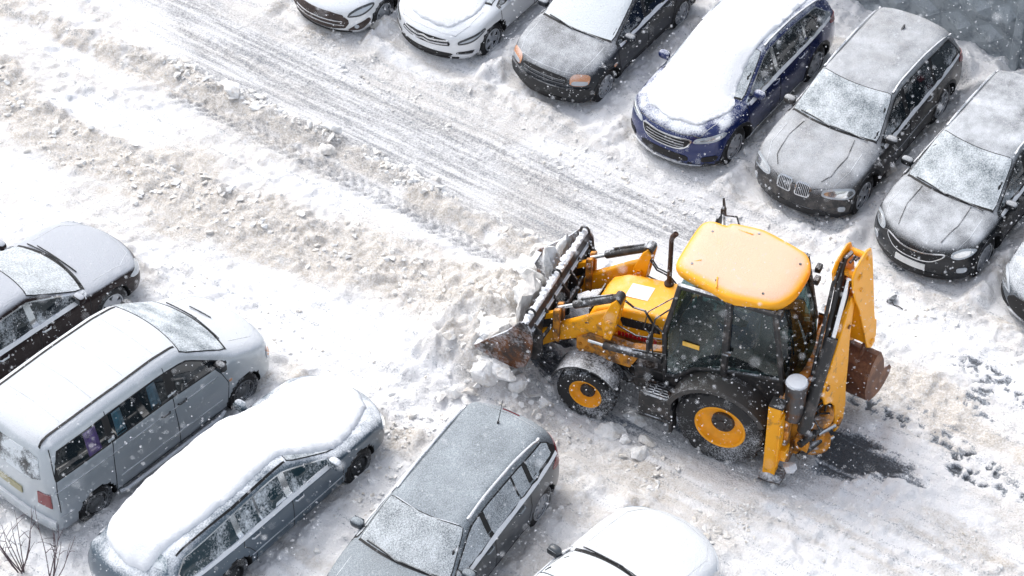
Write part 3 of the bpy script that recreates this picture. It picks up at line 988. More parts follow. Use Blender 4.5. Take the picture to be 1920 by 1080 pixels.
snow_blanket('thick white snow over the bonnet, windscreen and roof of the navy blue crossover', 'snow', carP, shP,
             [(1.98, .10), (1.90, .45), (1.55, .66), (1.22, .76), (.95, .60), (.4, .52), (-.6, .56), (-1.6, .55), (-2.05, .50), (-2.14, 0), (-2.05, -.55), (-1.6, -.60), (-.6, -.62), (.4, -.60), (1.0, -.74), (1.3, -.76), (1.7, -.68), (1.92, -.40)], .05, 3, edge=.14)

# ---- white hatchback with two bar chrome grille
shC = Shape(4.33, 1.79,
            [(-2.6, .9), (-2.14, .98), (-2.02, 1.20), (-1.7, 1.38), (-.9, 1.47), (-.1, 1.485), (.25, 1.43), (.45, 1.35), (1.22, .99), (1.30, .965), (1.8, .90), (2.02, .82), (2.14, .72), (2.6, .6)],
            [(-2.3, .98), (-1.2, .94), (0, .91), (1.1, .87), (1.8, .82), (2.3, .70)],
            FRONT_Z(2.165, .78, 0), REAR_Z(2.165, .9), axles=(1.25, -1.36), rw=.32, tum=.42, crown=.05, bow=.20, bf=.42, nf=2.2, taper=(.11, .10), zs=.2)
P_W = snowy('paint_white', (0.72, 0.74, 0.76), 0.25, coat=1., cover=.7, lo=.2, hi=.8, patch=.4, soft=.8)
lampc = chaikin([(-.10, .58), (.14, .62), (.42, .76), (.40, .82), (.12, .74), (-.10, .66)])
sp = dict(cab=(1.22, .28, -1.7, -1.95), dlo=(1.05, -1.80), dlot=(.10, -1.45), wins=[(1.02, .04), (-.06, -.96), (-1.03, -1.68)],
          doors=doors(shC, 1.02, -.01, -1.02), frame=1,
          hoodlines=[[(1.32, .70), (1.7, .68), (1.96, .56), (2.04, .30), (2.06, 0), (2.04, -.30), (1.96, -.56), (1.7, -.68), (1.32, -.70)]],
          rearglass=((math.pi, R(35)), [(-.56, .95), (.56, .95), (.46, 1.20), (-.46, 1.20)]),
          patches=hl(lampc, (R(42), R(10)), LAMPD, .010, LAMP) +
          [('grille', chaikin([(-.50, .60), (-.48, .54), (.48, .54), (.50, .60), (.40, .68), (-.40, .68)], 1), 'front', .010, [SEAM], False),
           ('air_intake', chaikin([(-.56, .40), (.56, .40), (.46, .28), (-.46, .28)]), 'front', .008, [SEAM], False),
           ('lower_trim', chaikin([(-.60, .255), (.60, .255), (.62, .29), (-.62, .29)], 1, .1), 'front', .018, [SEAM], False),
           ('fog_light', chaikin([(-.14, .36), (.16, .36), (.20, .45), (-.12, .42)]), (R(40), 0), .010, [SEAM], True),
           ('+fog_light/chrome_strip', ribbon([(-.12, .375), (.15, .375), (.19, .44)], .014), (R(40), 0), .014, CHROME, False),
           ('tail_light', chaikin([(-.22, .80), (.24, .80), (.22, .94), (-.18, .96)]), (R(140), 0), .010, [REDL], True)],
          slats=[('grille', [[(-.46, .645), (-.12, .625), (0, .65), (.12, .625), (.46, .645)], [(-.46, .59), (-.12, .57), (0, .595), (.12, .57), (.46, .59)]], 'front', .022, CHROME)],
          mirror=(.76, .98), handles=[(-.72, .82), (.12, .81)], wheel='twin', rim_mat=RIMS)
carC = build_car('parked_hatchback', 'white hatchback with two chrome grille bars and a thick snow layer on its bonnet', 'car', (-.33, 37.38), -124.5, shC, P_W, G_DARK, G_WS, sp)
snow_blanket('smooth thick snow on the bonnet and windscreen of the white hatchback with chrome grille bars', 'snow', carC, shC,
             [(1.98, .10), (1.92, .42), (1.6, .60), (1.25, .64), (.4, .50), (-.5, .50), (-1.5, .46), (-1.55, -.5), (-.5, -.52), (.4, -.55), (1.2, -.68), (1.6, -.62), (1.92, -.40)], .045, 9, edge=.12)

# ---- white hatchback, open mouthed bumper, top edge
shI = Shape(4.30, 1.78,
            [(-2.6, .9), (-2.12, .98), (-2.0, 1.20), (-1.7, 1.38), (-.9, 1.46), (-.1, 1.47), (.25, 1.42), (.45, 1.34), (1.15, 1.0), (1.25, .97), (1.75, .90), (2.0, .80), (2.12, .70), (2.6, .6)],
            [(-2.3, .98), (-1.2, .94), (0, .91), (1.1, .87), (1.8, .82), (2.3, .70)],
            FRONT_Z(2.15, .76, 0), REAR_Z(2.15, .9), axles=(1.27, -1.38), rw=.32, tum=.42, crown=.05, bow=.20, bf=.42, nf=2.2, taper=(.11, .10), zs=.18)
mouth = chaikin([(-.46, .66), (-.62, .50), (-.50, .30), (.50, .30), (.62, .50), (.46, .66)], 1, .2)
fogp = chaikin([(-.16, .28), (.10, .30), (.28, .46), (.24, .54), (.02, .44)], 1, .15)
lampi = chaikin([(-.16, .60), (.10, .62), (.36, .76), (.34, .84), (.06, .78), (-.10, .70)])
sp = dict(cab=(1.16, .28, -1.7, -1.95), dlo=(1.0, -1.80), dlot=(.10, -1.45), wins=[(.98, .02), (-.08, -.96), (-1.03, -1.68)],
          doors=doors(shI, .98, -.03, -1.02), frame=1,
          rearglass=((math.pi, R(35)), [(-.56, .95), (.56, .95), (.46, 1.20), (-.46, 1.20)]),
          patches=hl(lampi, (R(42), R(10)), LAMPD, .010, LAMP) +
          [('air_intake', mouth, 'front', .010, [plain('intake_brown', (.05, .035, .03), .7, noise=.4, nscale=14)], False),
           ('fog_light', fogp, (R(42), 0), .010, [plain('intake_brown', (0, 0, 0))], True),
           ('+fog_light/lamp_bulb', chaikin([(.02 + .045 * math.cos(t * .785), .39 + .045 * math.sin(t * .785)) for t in range(8)], 1), (R(42), 0), .016, LAMP, False),
           ('lower_trim', chaikin([(-.60, .235), (.60, .235), (.62, .265), (-.62, .265)], 1, .1), 'front', .018, [SEAM], False),
           ('tail_light', chaikin([(-.22, .80), (.24, .80), (.22, .94), (-.18, .96)]), (R(140), 0), .010, [REDL], True)],
          slats=[('air_intake', [[(-.50, .50), (.50, .50)], [(-.52, .42), (.52, .42)]], 'front', .012, CHROME)],
          mirror=(.74, .98), wheel='five')
carI = build_car('parked_hatchback', 'white hatchback with wide open brown grille mouth, cut off by the top edge', 'car', (-2.25, 38.13), -124.5, shI, P_W, G_DARK, G_WS, sp)

# ---- dark car nose at the right edge
sp = dict(cab=(1.16, .28, -1.7, -1.95), dlo=(1.0, -1.80), dlot=(.10, -1.45), wins=[(.98, .02), (-.08, -.96), (-1.03, -1.68)],
          doors=doors(shI, .98, -.03, -1.02), frame=1,
          rearglass=((math.pi, R(35)), [(-.56, .95), (.56, .95), (.46, 1.20), (-.46, 1.20)]),
          patches=hl(lampi, (R(42), R(10))) + [('air_intake', mouth, 'front', .010, [SEAM], False), ('fog_light', fogp, (R(42), 0), .010, [SEAM], True),
           ('lower_trim', chaikin([(-.60, .235), (.60, .235), (.62, .265), (-.62, .265)], 1, .1), 'front', .018, [CHROME], False),
           ('tail_light', chaikin([(-.22, .80), (.24, .80), (.22, .94), (-.18, .96)]), (R(140), 0), .010, [REDL], True)],
          mirror=(.74, .98), wheel='five')
carN = build_car('parked_hatchback', 'dark grey car of which only the rounded nose shows at the right edge', 'car', (9.42, 30.42), -126.0, shI,
                 snowy('paint_steel', (0.10, 0.12, 0.14), 0.25, metal=.5, coat=1., cover=.50, lo=.15, hi=.85, patch=.5, soft=1.1), G_DARK, G_WS, sp)

# ---- silver passenger van
shV = Shape(4.66, 1.88,
            [(-2.6, 1.2), (-2.36, 1.30), (-2.30, 1.65), (-2.24, 1.92), (-2.1, 1.98), (-1, 2.0), (.0, 1.99), (.45, 1.94), (.62, 1.86), (1.42, 1.32), (1.58, 1.23), (2.05, 1.03), (2.22, .92), (2.30, .80), (2.6, .6)],
            [(-2.4, 1.28), (-1.2, 1.28), (0, 1.27), (1.0, 1.20), (1.7, 1.03), (2.4, .74)],
            [(0.1, 2.2), (.3, 2.30), (.5, 2.33), (.7, 2.31), (.85, 2.26), (1.0, 2.2), (1.3, 2.0), (2.2, 1.5)],
            [(0.1, 2.2), (.3, 2.30), (.45, 2.33), (.6, 2.32), (1.2, 2.31), (1.8, 2.26), (2.2, 2.2)], axles=(1.47, -1.53), rw=.315, tum=.19, ins=.02, crown=.05, bow=.16, bf=.30, br=.09, nf=2.8, taper=(.10, .03), k=.10, bulge=.03)
P_V = snowy('paint_silver', (0.38, 0.425, 0.46), 0.30, metal=.3, coat=.7, cover=1.0, lo=.30, hi=.80, patch=.25, soft=.8, snow=(.62, .65, .69), side=.06)
zbv = lambda x: 1.12
drs = [[(1.10, .34), (1.16, .8), (1.02, 1.14), (.96, 1.30)], [(.12, .32), (.10, 1.16), (.06, 1.84)], [(-1.16, .32), (-1.14, .8), (-1.10, 1.16), (-1.08, 1.84)], [(1.10, .33), (-1.14, .33)],
       [(-2.18, .7), (-2.16, 1.2), (-2.10, 1.84)]]
sp = dict(cab=(1.38, .56, -2.1, -2.25), dlo=(1.18, -2.13), dlot=(.52, -2.05), wins=[(1.10, .20), (.02, -1.04), (-1.16, -2.08)], rooflip=.20,
          doors=drs, frame=1, ledge=False,
          mould=[([(1.0, .56), (-1.05, .58)], 2, .012), ([(-1.95, .60), (-2.2, .61)], 2, .012), ([(.98, 1.05), (-2.2, 1.09)], 2, .010)],
          topline=[([(.44, .63), (-.6, .645), (-2.16, .63)], 1, .035)],
          hoodlines=[[(1.50, .62), (1.9, .66), (2.14, .50), (2.22, 0), (2.14, -.50), (1.9, -.66), (1.50, -.62)]] + [[(x, -.56), (x + .02, 0), (x, .56)] for x in (-1.7, -1.1, -.5, .1)],
          rearglass=('rear', [(-.68, 1.22), (.68, 1.22), (.62, 1.74), (-.62, 1.74)]), rglass=glass_snow('glass_van_back', .6, patch=1.5, lo=-1, hi=0, soft=1.4),
          wipers=[(1.38, .60, 1.44, .0), (1.42, .10, 1.36, -.56), (1.62, .35, 1.68, -.05)],
          patches=[('tail_light', [(.04, .78), (.27, .78), (.25, 1.03), (.04, 1.05)], (R(142), 0), .012, [REDL], True),
                   ('headlight', chaikin([(-.10, .60), (.16, .62), (.15, .78), (-.08, .80)]), (R(40), 0), .010, [LAMP], True),
                   ('front_indicator', chaikin([(.03, .66), (.15, .66), (.14, .80), (.05, .80)]), (R(58), R(5)), .014, [AMBER], True),
                   ('side_indicator', chaikin([(1.17, .80), (1.23, .80), (1.23, .85), (1.17, .85)]), 'side', .010, [AMBER], True),
                   ('grille', chaikin([(-.40, .60), (.40, .60), (.36, .74), (-.36, .74)]), 'front', .010, [SEAM], False),
                   ('number_plate', [(-.26, .78), (.26, .78), (.26, .90), (-.26, .90)], 'rear', .02, [PLATEY], False),
                   ('rear_bumper', chaikin([(-.86, .36), (.86, .36), (.86, .54), (-.86, .54)], 1, .06), 'rear', .05, [P_V], False)],
          mirror=(.98, 1.30), mirror_mat=BLACK, handles=[(.25, 1.09), (-.08, 1.07)], handle_mat=BLACK, wheel='steel', rim_mat=snowy('rim_steel_grey', (.16, .165, .17), .5, metal=.3, cover=.3, lo=-.4, hi=.9, patch=.8, side=.3))
carV = build_car('parked_van', 'silver passenger van with snowy ribbed roof, steel wheels and purple and teal curtains', 'van', (-5.71, 26.74), 49.0, shV, P_V, plain('glass_clear_dark', (.010, .013, .016), .05, spec=.6), G_WS, sp)
# side step and curtains seen in the windows
for sy in (1, -1):
    m = MB(); m.tube([(1.02, sy * .93, .27), (.9, sy * .975, .27), (-1.0, sy * .975, .27), (-1.12, sy * .93, .27)], .035, 10)
    m.build('side_step', [snowy('step_alloy', (.45, .46, .47), .35, metal=.6, cover=.8, lo=.2, hi=.8)], carV)
    for xa, xb, colr, nm in ((-1.52, -1.28, (.05, .028, .12), 'purple'), (-.98, -.80, (.012, .06, .09), 'teal'), (-.30, -.12, (.016, .055, .085), 'teal')):
        v, f = shV.patch([(xa, 1.32), (xb, 1.32), (xb - .02, 1.74), (xa, 1.74)], 'side', .011, res=.06)
        if sy < 0: v, f = flipy(v, f)
        o = link_mesh('curtain', v, f, [plain('curtain_' + nm + str(round(colr[0] * 1000)), colr, .35, noise=.35, nscale=16, coat=.5)], carV, None, True)
        o['label'] = nm + ' curtain behind the van window'

# ---- steel blue estate car under a thick quilt of snow
shE = Shape(4.70, 1.76,
            [(-2.9, .85), (-2.68, .92), (-2.52, 1.05), (-2.22, 1.30), (-2.08, 1.38), (-1.0, 1.43), (-.2, 1.44), (.12, 1.40), (.30, 1.32), (1.05, .985), (1.12, .96), (1.8, .90), (2.15, .80), (2.32, .68), (2.6, .5)],
            [(-2.4, .94), (-1.2, .92), (0, .90), (1.1, .87), (1.8, .82), (2.4, .66)],
            FRONT_Z(2.35, .74, 0), REAR_Z(2.70, .9), axles=(1.40, -1.30), rw=.30, tum=.40, crown=.045, bow=.14, bf=.40, nf=2.4, taper=(.10, .06), zs=.16, k=.06, bulge=.035)
P_E = snowy('paint_blue_grey', (0.065, 0.10, 0.135), 0.28, metal=.25, coat=.4, cover=.60, lo=.30, hi=.85, patch=.8, soft=1.1, grain=40, side=.07)
sp = dict(cab=(1.05, .22, -1.85, -2.15), dlo=(.92, -2.30), dlot=(.02, -2.05), wins=[(.90, .0), (-.12, -.62), (-.66, -1.02), (-1.12, -2.18)],
          doors=[[(.98, .34), (1.02, .6), (.94, .90)], [(-.06, .30), (-.06, .92)], [(-.84, .30), (-.86, .48), (-.98, .68), (-1.08, .78), (-1.06, .93)]], frame=2,
          mould=[([(1.0, .48), (-.95, .50)], 2, .012)],
          topline=[([(.1, .60), (-1.0, .62), (-2.1, .58)], 1, .025)],
          hoodlines=[[(1.16, .66), (1.8, .66), (2.2, .45), (2.28, 0), (2.2, -.45), (1.8, -.66), (1.16, -.66)]],
          rearglass=((math.pi, R(38)), [(-.60, .90), (.60, .90), (.48, 1.16), (-.48, 1.16)]), rglass=glass_snow('glass_estate_side', .62, patch=1.2, base=(.05, .10, .13), lo=-1, hi=0, soft=1.4),
          patches=[('tail_light', chaikin([(-.14, .60), (.12, .58), (.12, .74), (-.10, .80)]), (R(140), 0), .012, [REDL], True)] + hl(chaikin([(-.14, .58), (.2, .6), (.2, .70), (-.1, .72)]), (R(40), R(10))),
          mirror=(.80, .94), handles=[(-.84, .82), (.08, .81)], handle_mat=CHROME, wheel='steel', rim_mat=plain('rim_dark', (.05, .055, .06), .4, metal=.5))
carE = build_car('parked_estate_car', 'blue grey estate car under a thick quilt of snow, parked beside the silver van', 'car', (-3.78, 25.17), 51.6, shE, P_E,
                 glass_snow('glass_estate', .30, patch=.8, base=(.012, .032, .042), lo=-1, hi=.4, soft=1.7, grain=30), G_WS, sp)
snow_blanket('thick rounded quilt of snow over the roof and bonnet of the blue grey estate car', 'snow', carE, shE,
             [(2.28, .05), (2.16, .52), (1.8, .70), (1.1, .74), (.3, .66), (-.6, .68), (-1.6, .68), (-2.3, .62), (-2.46, .3), (-2.48, -.3), (-2.30, -.36), (-1.9, -.44), (-1.0, -.52), (-.3, -.50), (.1, -.46), (.5, -.60), (1.0, -.72), (1.35, -.70), (1.7, -.62), (2.10, -.40)], .065, 21, edge=.04, lumps=1.0)

# ---- dark grey estate seen from the tail
shN = Shape(4.50, 1.80,
            [(-2.6, .9), (-2.22, 1.00), (-2.12, 1.12), (-1.98, 1.30), (-1.80, 1.43), (-1.0, 1.49), (-.2, 1.50), (.30, 1.47), (.50, 1.40), (1.08, 1.03), (1.16, 1.005), (1.8, .93), (2.1, .82), (2.22, .70), (2.6, .6)],
            [(-2.3, 1.02), (-1.4, .98), (0, .94), (1.1, .90), (1.8, .84), (2.3, .72)],
            FRONT_Z(2.25, .78, 0), REAR_Z(2.25, .95), axles=(1.30, -1.35), rw=.32, tum=.44, crown=.05, bow=.17, bf=.42, br=.36, nf=2.2, taper=(.11, .11), flare=.015)
P_N = snowy('paint_anthracite', (0.045, 0.056, 0.068), 0.28, metal=.25, coat=.4, cover=.44, lo=.10, hi=.80, patch=.16, soft=.8, grain=60, snow=(.56, .62, .665), side=.07, spec=0.3)
G_N = glass_snow('glass_frosted_grey', .56, patch=.25, base=(.04, .055, .065), lo=-.1, hi=.45, soft=1.6, grain=60)
sp = dict(cab=(1.08, .44, -1.75, -2.08), dlo=(.95, -1.90), dlot=(.24, -1.70), wins=[(.93, .02), (-.08, -.80), (-.84, -1.10), (-1.20, -1.76)],
          doors=doors(shN, .97, -.03, -1.02), frame=1,
          hoodlines=[[(1.28, .68), (1.8, .68), (2.05, .5), (2.15, 0), (2.05, -.5), (1.8, -.68), (1.28, -.68)], [(-1.80, .50), (-1.84, 0), (-1.80, -.50)], [(.36, .52), (.46, 0), (.36, -.52)], [(-2.02, .52), (-2.06, 0), (-2.02, -.52)]],
          rearglass=((math.pi, R(42)), [(-.54, .98), (.54, .98), (.46, 1.14), (-.46, 1.14)]), rglass=G_N,
          wipers=[(1.04, .62, 1.08, 0), (1.10, -.02, .98, -.6)],
          patches=[('tail_light', chaikin([(-.42, .84), (.10, .76), (.34, .84), (.34, 1.08), (.02, 1.14), (-.20, 1.02)]), (R(130), R(10)), .012, [REDL], True),
                   ('brake_light', [(-.14, 1.335 - .02), (.14, 1.335 - .02), (.14, 1.335 + .005), (-.14, 1.335 + .005)], (math.pi, R(40)), .012, [REDL], False)] + hl(chaikin([(-.14, .62), (.2, .66), (.3, .78), (-.1, .76)]), (R(40), R(10))),
          mirror=(.76, .98), handles=[(-.74, .86), (.12, .85)], rails=(.20, -1.62, .035), rail_mat=snowy('rail_alloy', (.55, .57, .6), .25, metal=.8, cover=.35, lo=.2, hi=1.), antenna=(-1.55, .0, 'mast'), wheel='ten')
carN2 = build_car('parked_estate_car', 'dark grey estate car with alloy roof rails and aerial, tail towards the loader', 'car', (-1.0, 24.22), -121.0, shN, P_N, G_N, G_N, sp)

# ---- brown black saloon at the left edge
shS = Shape(4.72, 1.83,
            [(-2.6, .85), (-2.34, .95), (-2.1, 1.05), (-1.6, 1.10), (-1.5, 1.14), (-.95, 1.40), (-.5, 1.46), (.0, 1.455), (.20, 1.40), (1.08, .985), (1.18, .955), (1.8, .90), (2.15, .80), (2.32, .66), (2.6, .5)],
            [(-2.4, .98), (-1.2, .95), (0, .92), (1.1, .88), (1.8, .82), (2.4, .68)],
            FRONT_Z(2.36, .76, 0), REAR_Z(2.36, .95), axles=(1.42, -1.34), rw=.33, tum=.44, crown=.05, bow=.20, bf=.36, nf=2.4, taper=(.09, .10), flare=.01)
P_S = snowy('paint_brown_black', (0.020, 0.013, 0.013), 0.25, metal=.0, coat=.04, cover=1.1, lo=.50, hi=.85, patch=.25, soft=.6, snow=(.44, .465, .51), grain=40, side=.05, spec=0.15)
G_S = glass_snow('glass_saloon', .66, patch=.2, lo=.2, hi=.5)
sp = dict(cab=(1.08, .14, -.9, -1.55), dlo=(.98, -1.42), dlot=(.0, -.85), wins=[(.95, .02), (-.10, -.95), (-1.0, -1.36)],
          doors=doors(shS, .98, -.04, -1.0), frame=2,
          hoodlines=[[(1.24, .70), (1.8, .70), (2.12, .5), (2.22, 0), (2.12, -.5), (1.8, -.70), (1.24, -.70)]],
          rearglass=('top', [(-1.45, -.55), (-.98, -.46), (-.98, .46), (-1.45, .55)]),
          wipers=[(1.10, .66, 1.16, .02), (1.14, .0, 1.02, -.64), (1.17, .5, 1.17, -.4)],
          patches=[('headlight', chaikin([(-.14, .60), (.25, .64), (.34, .74), (-.1, .74)]), (R(45), R(10)), .010, [LAMP], True),
                   ('tail_light', chaikin([(-.2, .7), (.2, .7), (.2, .86), (-.2, .86)]), (R(140), 0), .010, [REDL], True)],
          mirror=(.78, .98), handles=[(-.74, .84), (.10, .83)], handle_mat=CHROME, wheel='five', cowl=.07)
carS = build_car('parked_saloon', 'brown black saloon with even snow on its bonnet and windscreen at the left edge', 'car', (-7.86, 28.62), 49.0, shS, P_S, G_DARK, G_S, sp)

# ---- white snow covered saloon at the bottom edge
shB = Shape(4.72, 1.83,
            [(-2.6, .85), (-2.34, .95), (-2.1, 1.05), (-1.6, 1.10), (-1.5, 1.14), (-1.15, 1.40), (-.7, 1.44), (-.3, 1.43), (-.08, 1.37), (.76, .985), (.84, .96), (1.6, .90), (2.1, .80), (2.32, .66), (2.6, .5)],
            [(-2.4, .98), (-1.2, .95), (0, .92), (1.1, .88), (1.8, .82), (2.4, .68)],
            FRONT_Z(2.36, .76, 0), REAR_Z(2.36, .95), axles=(1.42, -1.34), rw=.33, tum=.44, crown=.05, bow=.20, bf=.46, nf=2.1, taper=(.12, .10), flare=.01)
sp = dict(cab=(.76, -.14, -.9, -1.55), dlo=(.66, -1.42), dlot=(-.25, -1.05), wins=[(.63, .02), (-.10, -.95), (-1.0, -1.36)],
          doors=doors(shB, .70, -.04, -1.0), frame=2,
          hoodlines=[[(.92, .72), (1.8, .70), (2.12, .5), (2.22, 0), (2.12, -.5), (1.8, -.70), (.92, -.72)]],
          rearglass=('top', [(-1.45, -.55), (-.98, -.46), (-.98, .46), (-1.45, .55)]),
          wipers=[(.77, .68, .83, .02), (.81, .0, .70, -.66)], hoodw=.006, cowl=.09,
          patches=[('headlight', chaikin([(-.14, .60), (.25, .64), (.34, .74), (-.1, .74)]), (R(45), R(10)), .010, [LAMP], True),
                   ('tail_light', chaikin([(-.2, .7), (.2, .7), (.2, .86), (-.2, .86)]), (R(140), 0), .010, [REDL], True)],
          mirror=(.44, .98), mirror_mat=plain('mirror_dark', (.06, .07, .08), .3), wheel='five')
carB = build_car('parked_saloon', 'pale saloon whose snow covered bonnet and black cowl show at the bottom edge', 'car', (1.02, 22.60), 49.5, shB,
                 snowy('paint_pale', (0.50, 0.52, 0.54), 0.3, metal=.3, coat=.8, cover=1.1, lo=.1, hi=.6, patch=.3, soft=.5, snow=(.66, .69, .725)), G_DARK, glass_snow('glass_pale', 1.0, patch=.3, base=(.05, .07, .08), lo=-.2, hi=.3), sp)
# ================================================================== the ground
LO, LA = (3.456, 27.053), R(155.3)          # loader: rear axle on the ground, heading
def LW(x, y):
    c, s_ = math.cos(LA), math.sin(LA)
    return (LO[0] + x * c - y * s_, LO[1] + x * s_ + y * c)

CARS = [(5.84, 33.40, -123.7, 4.65, 1.88), (7.62, 31.80, -125.5, 4.48, 1.86), (1.61, 36.08, -124.5, 4.02, 1.72), (3.78, 34.55, -125, 4.45, 1.86), (-.55, 37.45, -124.5, 4.33, 1.79),
        (-2.78, 38.05, -124.5, 4.3, 1.78), (9.22, 30.45, -126, 4.3, 1.78), (-5.71, 26.74, 49, 4.66, 1.88), (-3.8, 25.19, 50.4, 4.7, 1.76), (-.82, 24.22, -121, 4.5, 1.8), (-7.9, 28.02, 49, 4.72, 1.83), (.6, 22.7, 49.5, 4.72, 1.83)]
CARS = [(c.location.x, c.location.y, math.degrees(c.rotation_euler.z), L_, W_) for c, L_, W_ in
        ((carX, 4.65, 1.88), (carK, 4.48, 1.86), (carF, 4.02, 1.72), (carP, 4.45, 1.86), (carC, 4.33, 1.79), (carI, 4.3, 1.78), (carN, 4.3, 1.78), (carV, 4.66, 1.88), (carE, 4.7, 1.76), (carN2, 4.5, 1.8), (carS, 4.72, 1.83), (carB, 4.72, 1.83))]

def pdist(X, Y, pl):
    """distance to a polyline and signed side (positive to its right-hand side when walked)"""
    D = np.full(X.shape, 1e9); Sg = np.zeros(X.shape); T = np.zeros(X.shape); acc = 0
    for (ax, ay), (bx, by) in zip(pl[:-1], pl[1:]):
        dx, dy = bx - ax, by - ay
        l2 = dx * dx + dy * dy; l = math.sqrt(l2)
        t = np.clip(((X - ax) * dx + (Y - ay) * dy) / l2, 0, 1)
        d = np.hypot(X - ax - t * dx, Y - ay - t * dy)
        s_ = ((Y - ay) * dx - (X - ax) * dy) / l
        m = d < D
        D = np.where(m, d, D); Sg = np.where(m, s_, Sg); T = np.where(m, acc + t * l, T)
        acc += l
    return D, Sg, T

def line(*uv): return [G(u, v) for u, v in uv]
RIDGE = line((60, 20), (200, 88), (300, 125), (430, 182), (520, 225), (620, 268), (700, 310), (800, 365), (880, 405), (960, 445), (1010, 470))
TREAD = line((340, 190), (480, 255), (620, 325), (755, 395), (905, 478), (980, 520))
TRK1 = line((330, -10), (389, 55), (545, 140), (700, 200), (800, 243), (968, 306), (1070, 352), (1200, 405), (1330, 440))
TRK2 = line((400, 110), (470, 150), (584, 215), (692, 270), (820, 325), (947, 395), (1060, 430))
TAN = line((-40, 130), (60, 230), (180, 300), (300, 340), (400, 395), (500, 430), (600, 465), (700, 510), (800, 545), (900, 590), (960, 620))
TAN2 = line((-40, 10), (100, 50), (210, 95), (330, 150), (440, 215), (560, 262), (650, 310))
WALLP = [G(1480, -50, .3), G(1640, 15, .3), G(1890, 119, .3), G(2060, 190, .3)]
BACK1 = line((1560, 700), (1640, 745), (1760, 800), (1860, 860), (1960, 930))
BACK2 = line((1240, 900), (1400, 960), (1600, 1010), (1960, 1100))
SMEAR = line((1500, 640), (1640, 700), (1800, 760), (1960, 830))

